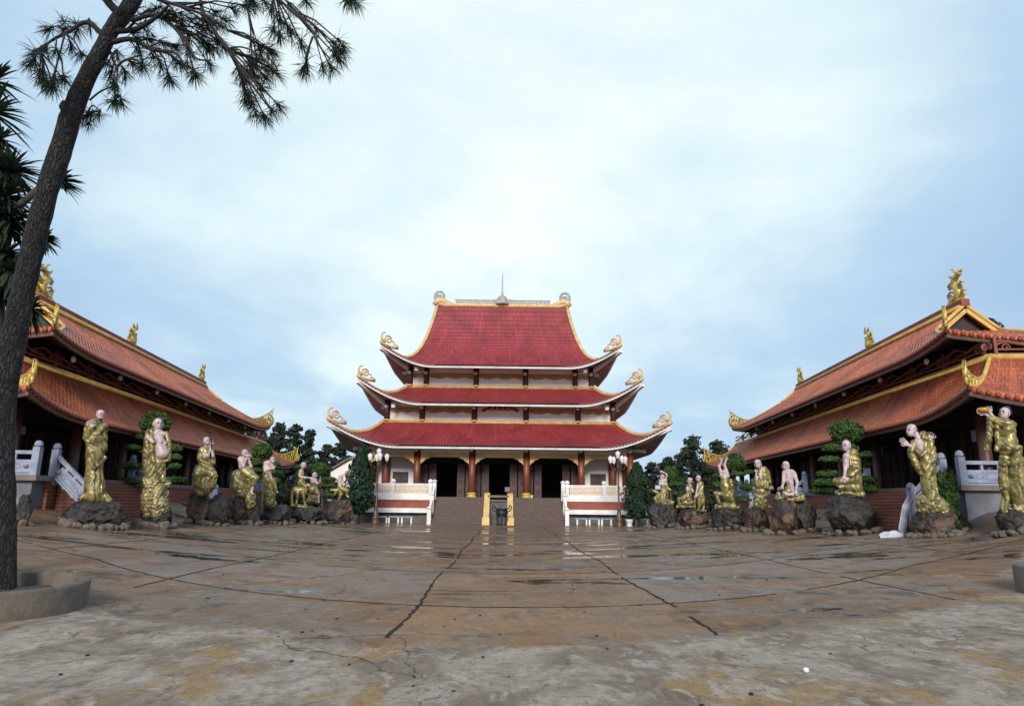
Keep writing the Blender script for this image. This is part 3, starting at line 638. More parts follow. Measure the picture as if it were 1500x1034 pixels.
# two flights of steps, cheek walls, sloping balustrades
NS = 13
for s_ in (-1, 1):
    mb = MB(); xa, xb = sorted((TX + s_*1.15, TX + s_*5.05))
    for i in range(NS):
        mb.box(xa, xb, 53.0 + i*.27, 53.0 + (i+1)*.27 + (.02 if i < NS-1 else 0), -.3, FZ*(i+1)/NS)
    stp = mb.build('steps', M['step'], T, world=True, bevel=.012)
    mb = MB()
    for i in range(NS): mb.box(xa + .03, xb - .03, 53.0 + i*.27 - .03, 53.0 + i*.27 + .10, FZ*(i+1)/NS - .045, FZ*(i+1)/NS + .004)
    mb.build('step_edging', M['edging'], stp)  # paler strip along the front edge of every tread
    mb = MB(); xa, xb = sorted((TX + s_*.70, TX + s_*1.147)); pr = [(52.7, -.3), (52.7, .28), (53.0, .42), (56.3, 2.42), (56.49, 2.42), (56.49, -.3)]; n = len(pr)
    mb.add([(x, y, z) for x in (xa, xb) for y, z in pr], [tuple(range(n)), tuple(range(2*n-1, n-1, -1))] + [(i, (i+1) % n, n + (i+1) % n, n+i) for i in range(n)])
    mb.box(xa - .06, xb + .06, 52.5, 52.697, -.3, .55)
    mb.build('cheek_wall', M['cream'], T, world=True, bevel=.02)
    bl = MB(); x = TX + s_*5.2
    bl.bar((x, 53.05, .18), (x, 56.4, 2.2), .14, .26); bl.bar((x, 53.05, 1.0), (x, 56.4, 3.02), .16, .11)
    for t in (0, .5, 1.0):
        yy, z0 = 52.95 + t*3.36, -.1 + t*2.1; bl.box(x - .15, x + .15, yy - .15, yy + .15, z0 - .2, z0 + 1.2); bl.lathe([(.10, z0 + 1.2), (.20, z0 + 1.25), (.20, z0 + 1.34), (0, z0 + 1.45)], (x, yy, 0), 12)
    b = bl.build('stair_balustrade', M['white'], T, world=True, bevel=.012)
    mb = MB(); mb.bar((x, 53.1, .62), (x, 56.2, 2.5), .07, .62); mb.build('balustrade_panel', M['panel'], b)
mb = MB(); mb.box(TX - .697, TX + .697, 55.9, 56.49, -.3, 1.75); mb.build('carved_stone_panel', M['greystone'], T, world=True)
mb = MB(); mb.box(TX - .85, TX + .85, 55.7, 56.7, 2.06, 2.22); mb.box(TX - .697, TX + .697, 55.75, 56.4, 1.757, 1.86); mb.build('stone_shelf', M['slab'], T, world=True)

# ------------------------------------------------------------------ side halls
def dragon(sc, n_sp=7):
    """rearing gilded ridge dragon, about sc metres tall, in the local XZ plane, head towards +X"""
    mb = MB()
    body = [(-.55, 0, .0), (-.30, 0, .16), (-.02, 0, .14), (.16, 0, .30), (.06, 0, .50), (-.08, 0, .64), (.04, 0, .82), (.20, 0, .86)]
    body = [Vector(p)*sc for p in body]
    mb.tube(body, [.05*sc, .09*sc, .13*sc, .14*sc, .12*sc, .10*sc, .10*sc, .07*sc], 9)
    mb.ell((.24*sc, 0, .88*sc), .13*sc, .08*sc, .08*sc, 9, 7)
    mb.tube([Vector(p)*sc for p in ((.28, 0, .92), (.40, 0, .93), (.46, 0, .99))], [.05*sc, .04*sc, .01*sc], 6)
    mb.tube([Vector(p)*sc for p in ((.28, 0, .83), (.40, 0, .80))], [.04*sc, .01*sc], 6)
    for y in (-.05, .05): mb.tube([Vector(p)*sc for p in ((.20, y, .94), (.12, y*1.6, 1.05), (.02, y*2, 1.08))], [.03*sc, .022*sc, .006*sc], 6)
    for i in range(n_sp):
        a = body[min(len(body)-1, 1 + i)]; d = Vector((-.16 - .02*i, (-1)**i*.05, .10))*sc
        mb.tube([a, a + d*.6, a + d + Vector((0, 0, .05*sc))], [.06*sc, .045*sc, .008*sc], 6)
    for q in ((-.34, .32, .16), (.34, .22, .15), (-.28, .62, .11), (.30, .52, .12)):
        mb.tube([Vector((q[0] + a, (-1)**i*.02, q[1] + b))*sc for i, (a, b) in enumerate(spiral(0, 0, q[2], .03, 0.6, 1.3, 12))], .032*sc, 6)
    mb.ell((-.1*sc, 0, .06*sc), .62*sc, .10*sc, .10*sc, 10, 6)
    return mb
def filigree(L=2.4, Hh=1.15):
    """openwork sail on a hip end, in local XZ, tip towards +X"""
    mb = MB()
    low = lambda s: -.02 + .34*s*s/ (L*L)*L
    mb.tube([(L*t, 0, low(L*t)) for t in np.linspace(0, 1, 10)], .055, 7)
    mb.tube([(L*t, 0, low(L*t)*.9 + Hh*t**1.4*.85) for t in np.linspace(0, 1, 10)], .05, 6)
    mb.tube([(L, 0, low(L)), (L + .10, 0, low(L) + .35), (L + .02, 0, low(L) + .75), (L + .16, 0, low(L) + Hh)], [.07, .075, .06, .02], 7)
    for i, t in enumerate((.35, .52, .68, .84, .95)):
        h = Hh*t**1.4*.72; mb.tube([(L*t + a, (-1)**j*.012, low(L*t) + h*.5 + b) for j, (a, b) in enumerate(spiral(0, 0, h*.48, .04, i*1.3, 1.25, 14))], .055, 6)
        mb.tube([(L*t - .1, 0, low(L*t)), (L*t + .06, 0, low(L*t) + h)], [.05, .02], 5)
    return mb
def side_hall(side, phi, ox, oy, label, zg):
    ph = R_(phi)*side; U = Vector((math.sin(ph), math.cos(ph), 0)); V = Vector((math.cos(ph), -math.sin(ph), 0))*side
    O = Vector((ox, oy, 0)); inv = side < 0
    def xf(u, v, z): q = O + U*u + V*v; return (q.x, q.y, z - (.34*sstep((z - 3.3)/1.6) if inv else 0))   # local u away along the hall, v outward, z up
    Hh = thing('prayer_hall', label, 'hall', xf(0, 0, 0))
    def B(mb, name, m, parent=None, **k):
        o = mb.build(name, m, parent or Hh, xf=xf, flip=not inv, world=parent is None, **k); return o
    LU, LW, VC = 41.5, 9.2, 4.6
    FLZ = 2.35
    # roofs: lower skirt roof, upper hip-and-gable roof.  x of roof_fn = v, y of roof_fn = u
    lo = dict(xc=VC, yc=LU/2, hwi=VC-2.2, hdi=LU/2-2.4, hwo=VC-.25, hdo=LU/2-.3, zt=6.72, ze=4.80, lift=.52, ext=.2, p=1.35, fl=4.2, lp=2.0)
    f = roof_fn(**lo); mb, uvs = roof_mesh(f, dict(hw=lo['hwo'], hd=lo['hdo'], slope=3.0), 0, 12, .10, rib=.13, rper=.27)
    def xf2(a, b, z): return xf(b, a, z)
    def ends(mb, uvs, ff, vv):                            # rounded tile ends along the eave
        for s in range(4):
            half = vv['hwo'] if s in (0, 2) else vv['hdo']; n = int(2*half/.27)
            for i in range(n+1):
                q = ff(s, -1 + 2*i/n, 1.0); b0 = len(mb.v); mb.ell((q[0], q[1], q[2] - .02),   .10, .10, .10, 7, 5); uvs.extend([(.14, .13)]*(len(mb.v)-b0))
    ends(mb, uvs, f, lo)
    r1 = mb.build('roof', M['clay_tile'], Hh, True, xf=xf2, flip=inv, world=True, uvs=uvs); r1['label'] = 'lower skirt roof of orange clay tiles'
    UC, UH = 18.4, 16.2
    up = dict(xc=VC, yc=UC, hwi=.02, hdi=UH-8.2, hwo=VC-.95, hdo=UH-.3, zt=10.1, ze=7.46, lift=.32, ext=.1, p=1.3, fl=4.0, lp=2.0)
    VG = .36
    def f2(s, u, v, g=roof_fn(**up)):
        x, y, z = g(s, u, v)
        if s in (1, 3) and v < VG:                       # the long slopes run straight out to the gables above the hip
            hy = up['hdi'] + (up['hdo'] - up['hdi'])*VG; y = UC + (1 if s == 1 else -1)*u*hy
        return x, y, z
    # build: sides 1,3 (long) full, sides 0,2 (ends) only below the gable
    mb = MB(); uvs = []
    for s in range(4):
        half = up['hwo'] if s in (0, 2) else up['hdo']; v0 = VG if s in (0, 2) else 0.0; n = int(2*half/.27*6)
        for layer in (0, 1):
            base = len(mb.v); vs = []
            for j in range(13):
                v = v0 + (1-v0)*j/12
                for i in range(n+1):
                    u = -1 + 2*i/n; x, y, z = f2(s, u, v); a = x if s in (0, 2) else y
                    z += (.13*abs(math.sin(math.pi*a/.27))**.6 + .02*((v*5/.45) % 1.0)) if layer == 0 else -.10
                    vs.append((x, y, z)); uvs.append((u*half + 40, v*5))
            fs = [(j*(n+1)+i, j*(n+1)+i+1, (j+1)*(n+1)+i+1, (j+1)*(n+1)+i) for j in range(12) for i in range(n)]
            if layer == 0: fs = [q[::-1] for q in fs]; t0 = base
            else: fs += [(12*(n+1)+i, 12*(n+1)+i+1, 12*(n+1)+i+1+t0-base, 12*(n+1)+i+t0-base) for i in range(n)]
            mb.add(vs, fs)
    ends(mb, uvs, f2, up)
    r2 = mb.build('roof', M['clay_tile'], Hh, True, xf=xf2, flip=inv, world=True, uvs=uvs); r2['label'] = 'upper hip-and-gable roof of pinkish clay tiles'
    def B2(mb, name, m, parent=None, **k): return mb.build(name, m, parent or Hh, xf=xf2, flip=inv, world=parent is None, **k)
    for ff, nm, dr, vv in ((f, 'lower', .34, lo), (f2, 'upper', .34, up)):
        fa = MB()
        for s in range(4): ribbon(fa, eave_pts(ff, s, 60), .10, .12, -.12)
        B2(fa, 'fascia', M['post'])
        so = MB(); wl = (VC - 2.3, LU/2 - 2.5) if nm == 'lower' else (VC - 2.3, UH - 1.9); yc = vv['yc']
        for s in range(4):
            def sf(a, b, s=s):
                u = -1 + 2*a; e = Vector(ff(s, u, 1.0)) + Vector((0, 0, -.24))
                wx, wy = {0: (u*wl[0], -wl[1]), 1: (wl[0], u*wl[1]), 2: (-u*wl[0], wl[1]), 3: (-wl[0], -u*wl[1])}[s]
                return Vector((VC + wx, yc + wy, vv['ze'] + (.75 if nm == 'lower' else .35))).lerp(e, b*.98)
            so.grid(sf, 40, 3)
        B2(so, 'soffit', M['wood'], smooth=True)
        tr = MB()
        v0 = VG if nm == 'upper' else 0
        for s, u in ((1, 1), (1, -1), (3, 1), (3, -1)):
            tr.tube([Vector(ff(s, u, v0 + (1-v0)*j/16)) + Vector((0, 0, .12)) for j in range(17)], .075, 8)
        if nm == 'upper':
            hy = up['hdi'] + (up['hdo']-up['hdi'])*VG
            for s, u in ((1, 1), (1, -1), (3, 1), (3, -1)): tr.tube([Vector(ff(s, u, VG*j/5)) + Vector((0, 0, .14)) for j in range(6)], .085, 8)
            rd = MB(); rd.bar((VC, UC-hy-.1, 10.32), (VC, UC+hy+.1, 10.32), .34, .30); B2(rd, 'ridge', M['redband'])
            tr.tube([(VC-.22, UC-hy, 10.12), (VC-.22, UC+hy, 10.12)], .11, 6); tr.tube([(VC+.22, UC-hy, 10.12), (VC+.22, UC+hy, 10.12)], .11, 6)
            for sg in (-1, 1):                             # gable triangles with a pale border
                hx = up['hwo']*VG - .1; zb = ff(0, 0, VG)[2] - .05; y = UC + sg*(hy - .35)
                gb = MB(); gb.add([(VC-hx, y, zb), (VC+hx, y, zb), (VC, y, 10.0), (VC-hx, y + sg*.06, zb), (VC+hx, y + sg*.06, zb), (VC, y + sg*.06, 10.0)], [(0,1,2), (3,5,4), (0,3,4,1), (1,4,5,2), (2,5,3,0)])
                g = B2(gb, 'gable', M['wood'])
                bo = MB(); bo.bar((VC-hx-.05, UC + sg*(hy+.02), zb + .02), (VC, UC + sg*(hy+.02), 9.98), .10, .16); bo.bar((VC+hx+.05, UC + sg*(hy+.02), zb + .02), (VC, UC + sg*(hy+.02), 9.98), .10, .16)
                B2(bo, 'gable_border', M['goldtrim'], g)
        else:
            z = lo['zt'] + .10
            for a, b in (((2.2, 2.4), (2.2, LU-2.4)), ((LW-2.2, 2.4), (LW-2.2, LU-2.4)), ((2.2, 2.4), (LW-2.2, 2.4)), ((2.2, LU-2.4), (LW-2.2, LU-2.4))):
                tr.tube([(*a, z), (*b, z)], .13, 8)
        B2(tr, 'ridge_trim', M['goldtrim'], smooth=True)
        for s, u in ((1, 1), (1, -1), (3, 1), (3, -1)):   # openwork sails on the four hip ends
            tip = Vector(ff(s, u, 1.0)); a = Vector(ff(s, u, .55)); d = tip - a; d.z = 0; d.normalize(); L = 2.3
            fm = filigree(L, 1.45 if a.y > 19 else .68)
            hp = [Vector(ff(s, u, 1 - j/24)) for j in range(22)]; hd = [math.hypot(q.x - tip.x, q.y - tip.y) for q in hp]; hz = [q.z for q in hp]
            fm.v = [tuple(tip + d*(p[0] - L + .12) + Vector((-d.y, d.x, 0))*p[1] + Vector((0, 0, float(np.interp(max(0, L - .12 - p[0]), hd, hz)) - tip.z + .14 + p[2] - (-.02 + .34*min(p[0], L)**2/L)))) for p in fm.v]
            B2(fm, 'corner_ornament', M['gold'], smooth=True)
    hy = up['hdi'] + (up['hdo']-up['hdi'])*VG
    for u0, sc, fl in ((UC-hy+.5, 1.45, -1), (UC-1.4, 1.2, 1), (UC+hy-.5, 1.2, 1)):
        dm = dragon(sc); dm.v = [(VC + p[1], u0 + fl*p[0], 10.42 + p[2]) for p in dm.v]; B2(dm, 'ridge_dragon', M['gold'], smooth=True)
    # walls, upper lattice
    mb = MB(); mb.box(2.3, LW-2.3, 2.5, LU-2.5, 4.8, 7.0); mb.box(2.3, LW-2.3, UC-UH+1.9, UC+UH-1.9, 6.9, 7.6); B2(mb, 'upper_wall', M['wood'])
    la = MB(); zb = 6.92
    runs = [((2.15, 2.6), (2.15, LU-2.6)), ((2.4, 2.35), (LW-2.4, 2.35))]
    for a, b in runs:
        a, b = Vector((*a, 0)), Vector((*b, 0)); L = (b-a).length; n = int(L/.25); d = (b-a)/L
        for ph_, am in ((0, .10), (math.pi, .07)):
            la.tube([a + d*(L*i/n) + Vector((0, 0, zb + .30 + .05*(ph_ > 0)*3 + am*math.sin(i*.25*2*math.pi/2.6 + ph_) + .06*math.sin(i*.25*2*math.pi/1.3))) for i in range(n+1)], .045, 6)
        for z in (zb, zb + .16): la.tube([a + Vector((0, 0, z)), b + Vector((0, 0, z))], .04, 6)
        for i in range(int(L/2.6)+1):
            q = a + d*min(L, i*2.6); la.box(q.x-.05, q.x+.05, q.y-.05, q.y+.05, zb-.1, zb + .62)
            for t in (-.35, .35): la.tube([q + d*(t + e) + Vector((0, 0, zb + .22 + g)) for e, g in spiral(0, 0, .16, .04, 0, 1.2, 10)], .03, 5)
    B2(la, 'lattice_rail', M['lattice'])
    # plinth, brick facing on the yard side, wooden columns, dark interior with doors
    mb = MB(); mb.box(.50, LW-1.5, 1.9, LU-1.5, -.2, FLZ-.18); B2(mb, 'plinth', M['plinth'])
    mb = MB(); mb.box(.30, LW-1.3, 1.7, LU-1.3, FLZ-.177, FLZ); B2(mb, 'plinth_edge', M['slab'])
    mb = MB(); mb.box(.35, .497, 2.6, LU-3, -.2, FLZ-.18); B2(mb, 'brick_facing', M['brick'])
    for i in range(10):
        u = 2.2 + i*(LU-4.6)/9; mb = MB(); mb.lathe([(.24, FLZ), (.20, FLZ+.3), (.19, 5.2)], (1.5, u, 0), 14); B2(mb, 'column', M['post'], smooth=True)
        mb = MB(); mb.lathe([(.17, FLZ), (.17, 5.2)], (3.6, u + 1.0, 0), 12); B2(mb, 'column', M['post'], smooth=True)
    for v in (4.6, 7.2):
        mb = MB(); mb.lathe([(.24, FLZ), (.20, FLZ+.3), (.19, 5.2)], (v, 2.2, 0), 14); B2(mb, 'column', M['post'], smooth=True)
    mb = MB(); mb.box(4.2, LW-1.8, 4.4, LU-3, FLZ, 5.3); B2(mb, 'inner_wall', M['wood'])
    for i in range(8):
        u = 5.4 + i*4.0
        if u > LU - 5: break
        dm = MB(); 
        for k in range(4): dm.box(4.12, 4.197, u + k*.72, u + k*.72 + .68, FLZ + .02, FLZ + 2.3)
        d = B2(dm, 'door', M['wood'])
        dp = MB()
        for k in range(4):
            for z0, z1 in ((.2, .9), (1.1, 2.1)): dp.box(4.10, 4.119, u + k*.72 + .1, u + k*.72 + .58, FLZ + z0, FLZ + z1)
        B2(dp, 'door_panel', M['doorwood'], d)
    for i in range(7):
        u = 3.2 + i*4.1; mb = MB(); mb.ell((1.5, u + 2, 7.25), .10, .10, .13, 10, 7); B2(mb, 'eave_lamp', M['lampglass'], smooth=True)
    for i in range(4):
        u = 3.4 + i*3.9; mb = MB(); mb.box(1.95, 2.0, u - .28, u + .28, 3.95, 4.35); B2(mb, 'hanging_plaque', M['carve'])
    # stone balustrades: along the near end and down both flights of steps
    def panel_run(p, q, zp, zq, sub):
        p, q = Vector((*p, 0)), Vector((*q, 0)); d = (q-p); L = d.length; d = d/L
        rl = MB(); pn = MB(); cvs = []; n = max(1, round(L/1.75))
        Z = lambda t: zp + (zq-zp)*t
        A = lambda t, h: p + d*(L*t) + Vector((0, 0, Z(t) + h))
        rl.bar(A(0, .74), A(1, .74), .15, .12); rl.bar(A(0, .03), A(1, .03), .18, .06)
        for i in range(n+1):
            t = i/n; c = A(t, 0); rl.box(c.x-.11, c.x+.11, c.y-.11, c.y+.11, c.z - (.3 if zp != zq else 0), c.z + .92); rl.lathe([(.08, .92), (.13, .96), (.13, 1.02), (.09, 1.12), (0, 1.16)], c, 10)
        for i in range(n):
            t0, t1 = (i + .14/(L/n))/n, (i + 1 - .14/(L/n))/n; pn.bar(A(t0, .29), A(t1, .29), .07, .42)
            for t in (t0*.67 + t1*.33, t0*.33 + t1*.67): c = A(t, .50); rl.bar(c, c + Vector((0, 0, .18)), .08, .08); c = A(t, -.04); rl.bar(c, c + Vector((0, 0, .1)), .12, .1)
            cv = MB(); cvs.append(cv)
            for sgn in (-1, 1):
                side_v = Vector((-d.y, d.x, 0))*.037*sgn; c = A((t0+t1)/2, .29); w_ = L/n*.26
                for r_ in (1.0, .62): cv.tube([c + side_v + d*(w_*r_*math.cos(a)) + Vector((0, 0, .15*r_*math.sin(a) + (Z(1)-Z(0))/L*w_*r_*math.cos(a))) for a in np.linspace(0, 2*math.pi, 17)], .018, 5)
                for e in (-1, 1): cv.ell(c + side_v + d*(w_*1.35*e) + Vector((0, 0, (Z(1)-Z(0))/L*w_*1.35*e)), .10, .10, .07, 8, 5)
        r = B2(rl, 'balustrade', M['bluestone']); B2(pn, 'balustrade_panel', M['bluestone'], r); [B2(cv, 'relief_pattern', M['carve'], r) for cv in cvs]
        for o in r.children: o.location = (0, 0, 0)
    panel_run((.45, 1.85), (LW-1.4, 1.85), FLZ, FLZ, 0)
    gzl = lambda v, u: gz(*xf(u, v, 0)[:2])
    for u0, u1, m in ((2.9, 9.0, 'step'), (17.0, 24.0, 'step')):
        st = MB()
        for i in range(8): st.box(-.95 + i*.15, .297, u0 + .2, u1 - .2, -.2, zg + (FLZ - zg)*(i+1)/9)
        B2(st, 'steps', M['brick'])
        for uu in (u0, u1): panel_run((-.75, uu), (.40, uu), zg + .15, FLZ, 1)
    panel_run((.45, 24.2), (.45, 33), FLZ, FLZ, 0)
    return Hh, xf
hallR, xfR = side_hall(1, 5.0, 14.70, 21.2, 'long prayer hall with orange clay roofs on the side of the bowl-lifting statue', 1.15)
hallL, xfL = side_hall(-1, 5.5, -14.85, 21.2, 'long prayer hall with orange clay roofs partly hidden behind the leaning pine trunk', 1.15)

# ------------------------------------------------------------------ statues: smooth solid figures grown from limbs
def surfnet(D, org, h):
    """closed surface of the zero level of a distance grid"""
    S = D < 0
    nx, ny, nz = D.shape; cs = (nx-1, ny-1, nz-1)
    acc = np.zeros(cs + (3,)); cnt = np.zeros(cs); idx = np.indices(D.shape).astype(float).transpose(1, 2, 3, 0)
    edges = []
    for ax in range(3):
        a = [slice(None)]*3; b = [slice(None)]*3; a[ax] = slice(0, -1); b[ax] = slice(1, None); a, b = tuple(a), tuple(b)
        d0, d1 = D[a], D[b]; cr = (d0 < 0) != (d1 < 0)
        I = np.argwhere(cr); dd0 = d0[cr]; dd1 = d1[cr]; t = dd0/(dd0 - dd1)
        P = I.astype(float); P[:, ax] += t
        o1, o2 = [k for k in range(3) if k != ax]
        for s1 in (0, -1):
            for s2 in (0, -1):
                C = I.copy(); C[:, o1] += s1; C[:, o2] += s2
                ok = np.all((C >= 0) & (C < np.array(cs)), axis=1)
                np.add.at(acc, tuple(C[ok].T), P[ok]); np.add.at(cnt, tuple(C[ok].T), 1)
        edges.append((ax, o1, o2, I, dd0 < 0))
    m = cnt > 0; vid = -np.ones(cs, dtype=int); vid[m] = np.arange(m.sum())
    V = acc[m]/cnt[m][:, None]*h + org; Fs = []
    for ax, o1, o2, I, neg in edges:
        q = []
        for s1, s2 in ((0, 0), (-1, 0), (-1, -1), (0, -1)):
            C = I.copy(); C[:, o1] += s1; C[:, o2] += s2; q.append(C)
        ok = np.ones(len(I), bool)
        for C in q: ok &= np.all((C >= 0) & (C < np.array(cs)), axis=1)
        ids = np.stack([vid[tuple(C[ok].T)] for C in q], 1); fl = neg[ok] ^ (ax == 1)
        ids[~fl] = ids[~fl][:, ::-1]; Fs.append(ids)
    return V, np.concatenate(Fs)
def field(prims, G, k):
    D = np.full(G.shape[:-1], 1e3)
    for a, ra, b, rb in prims:
        a, b = np.array(a), np.array(b); ab = b - a; L2 = max(1e-9, ab @ ab); R = max(ra, rb)
        t = np.clip(((G - a) @ ab)/L2, 0, 1); q = G - a - t[..., None]*ab
        d = np.sqrt((q*q).sum(-1)) - (ra + (rb - ra)*t)
        hh = np.clip(k - np.abs(D - d), 0, None)/k; D = np.minimum(D, d) - hh*hh*k*0.25
    return D
def grow(prims, h, k, folds=None):
    pts = np.array([p for a, ra, b, rb in prims for p in (np.array(a) - ra, np.array(a) + ra, np.array(b) - rb, np.array(b) + rb)])
    lo, hi = pts.min(0) - 3*h - .05, pts.max(0) + 3*h + .05
    n = np.ceil((hi - lo)/h).astype(int) + 1
    ax = [lo[i] + h*np.arange(n[i]) for i in range(3)]; G = np.stack(np.meshgrid(*ax, indexing='ij'), -1)
    D = field(prims, G, k)
    if folds is not None: D = D + folds(G)
    return surfnet(D, lo, h)
def np_obj(name, V, Fq, m, parent, smooth=True):
    me = bpy.data.meshes.new(name); me.from_pydata(V.tolist(), [], Fq.tolist())
    if smooth: me.polygons.foreach_set('use_smooth', [True]*len(me.polygons))
    me.materials.append(m); me.update(); o = bpy.data.objects.new(name, me); COL.objects.link(o); o.parent = parent
    if name != 'base': 
        s = o.modifiers.new('soften', 'SMOOTH'); s.factor = 0.5; s.iterations = 2
    return o
def drape(A, seed, z0, z1):
    """deep cloth folds: hanging swags high up, falling pleats low down"""
    r = random.Random(seed); p1, p2, p3 = (r.uniform(0, 6) for _ in range(3)); sl = r.choice((-1, 1))*r.uniform(.25, .6)
    def f(G):
        x, y, z = G[..., 0], G[..., 1], G[..., 2]
        wob = .05*np.sin(5.1*x + p1) + .04*np.sin(6.3*z + p2) + .05*np.sin(7.7*y + 4*z + p3)
        sw = np.abs(np.sin(np.pi*(z + sl*2.1*x - 1.6*x*x + wob*1.6 + .9*y)/.27))
        pl = np.abs(np.sin(np.pi*(x*1.0 + .9*y + wob + .30*z*sl)/.20))
        t = np.clip((z - z0)/max(.1, z1 - z0), 0, 1); t = t*t*(3 - 2*t)
        msk = .55 + .45*np.sin(4.3*x + p2 + 2*z)*np.sin(3.1*z + p1 - 2*y)
        rg = lambda q: (1 - q)**2.4
        fn = np.abs(np.sin(np.pi*((1 - t)*(x + .8*y) + t*(z*.8 + sl*2.6*x + .6*y) + wob*1.3)/.105))
        return A*(1.25*((1 - t)*rg(pl)*(.5 + .5*msk) + t*rg(sw)*msk) + .26*rg(fn)) - A*.32
    return f
def lumps(A, seed, s=.16):
    r = random.Random(seed); p = [r.uniform(0, 9) for _ in range(6)]
    def f(G):
        x, y, z = G[..., 0]/s, G[..., 1]/s, G[..., 2]/s
        u = np.abs(np.sin(.62*x + .9*np.sin(z*.5 + p[0]) + p[1])); w = np.abs(np.sin(.58*z + .8*np.sin(.6*y + .5*x + p[2]) + p[3])); v = np.abs(np.sin(.55*y + .7*np.sin(.5*x + p[4]) + p[5]))
        f2 = np.abs(np.sin(2.1*x + np.sin(1.7*z + p[1]) + p[4])*np.sin(1.9*z + np.sin(1.3*x + 1.4*y + p[0]) + p[3]))
        return A*(.9*(1 - np.minimum(np.minimum(u, w), v)**.6) - .55 + .55*(1 - f2**.5))
    return f
def hand(mb, c, d, up, s, curl=0.5, thumb=1):
    """palm with four unequal bent fingers and a thumb"""
    c, d, up = Vector(c), Vector(d).normalized(), Vector(up).normalized(); sd = d.cross(up).normalized(); up = sd.cross(d)
    for t in (-.33, 0, .33): mb.tube([c - d*.45*s + sd*t*s*.55, c + sd*t*s*.8, c + d*.42*s + sd*t*s*.95], [.16*s, .21*s, .15*s], 7, 1.25)
    for i, ln in enumerate((.75, .92, .86, .62)):
        b = c + d*.40*s + sd*(-.42 + .28*i)*s; p = [b]; a = 0.0
        for seg in (.45, .32, .23): a += curl*.6; p.append(p[-1] + (d*math.cos(a) + up*math.sin(a))*ln*seg*s)
        mb.tube(p, [.115*s, .105*s, .09*s, .06*s], 6)
    b = c - d*.15*s + sd*(-.45)*thumb*s
    mb.tube([b, b + (d*.35 - sd*.30*thumb + up*.1)*s, b + (d*.66 - sd*.30*thumb + up*.22)*s], [.13*s, .115*s, .07*s], 6)
def face(mb, dk, c, r, fx, tilt=0.0):
    """eyes, brows, nose, mouth, ears on a head of radius r at c, turned fx (-1 left .. 1 right) from facing the viewer"""
    a = fx*1.1; fwd = Vector((math.sin(a), -math.cos(a), -tilt)).normalized(); sd = Vector((math.cos(a), math.sin(a), 0)); upv = sd.cross(fwd); c = Vector(c)
    if upv.z < 0: upv = -upv
    P = lambda s, u, f: c + sd*s*r + upv*u*r + fwd*f*r
    mb.tube([P(0, .22, .90), P(0, -.05, 1.08), P(0, -.20, 1.12), P(0, -.24, .95)], [.11*r, .14*r, .19*r, .13*r], 7)
    for s in (-1, 1):
        mb.tube([P(.12*s, .27, .92), P(.36*s, .32, .86), P(.60*s, .20, .68)], [.09*r, .11*r, .08*r], 6)
        mb.tube([P(.98*s, .25, .05), P(1.08*s, .0, .0), P(1.04*s, -.42, .05), P(.98*s, -.78, .08)], [.10*r, .17*r, .14*r, .12*r], 7)
        e_ = MB(); dk.append(e_); e_.ell(P(.36*s, .08, .88), .19*r, .12*r, .10*r, 8, 5); e_.tube([P(.14*s, .33, .97), P(.38*s, .40, .90), P(.62*s, .28, .74)], .045*r, 5)
        mb.ell(P(.48*s, -.25, .72), .22*r, .20*r, .18*r, 8, 6)
    mb.tube([P(-.28, -.48, .82), P(0, -.44, .98), P(.28, -.48, .82)], [.05*r, .09*r, .05*r], 6)
    mb.tube([P(-.22, -.62, .82), P(0, -.60, .95), P(.22, -.62, .82)], [.05*r, .09*r, .05*r], 6)
    e_ = MB(); dk.append(e_); e_.tube([P(-.24, -.54, .84), P(0, -.525, .97), P(.24, -.54, .84)], .03*r, 5)
STAT = {}
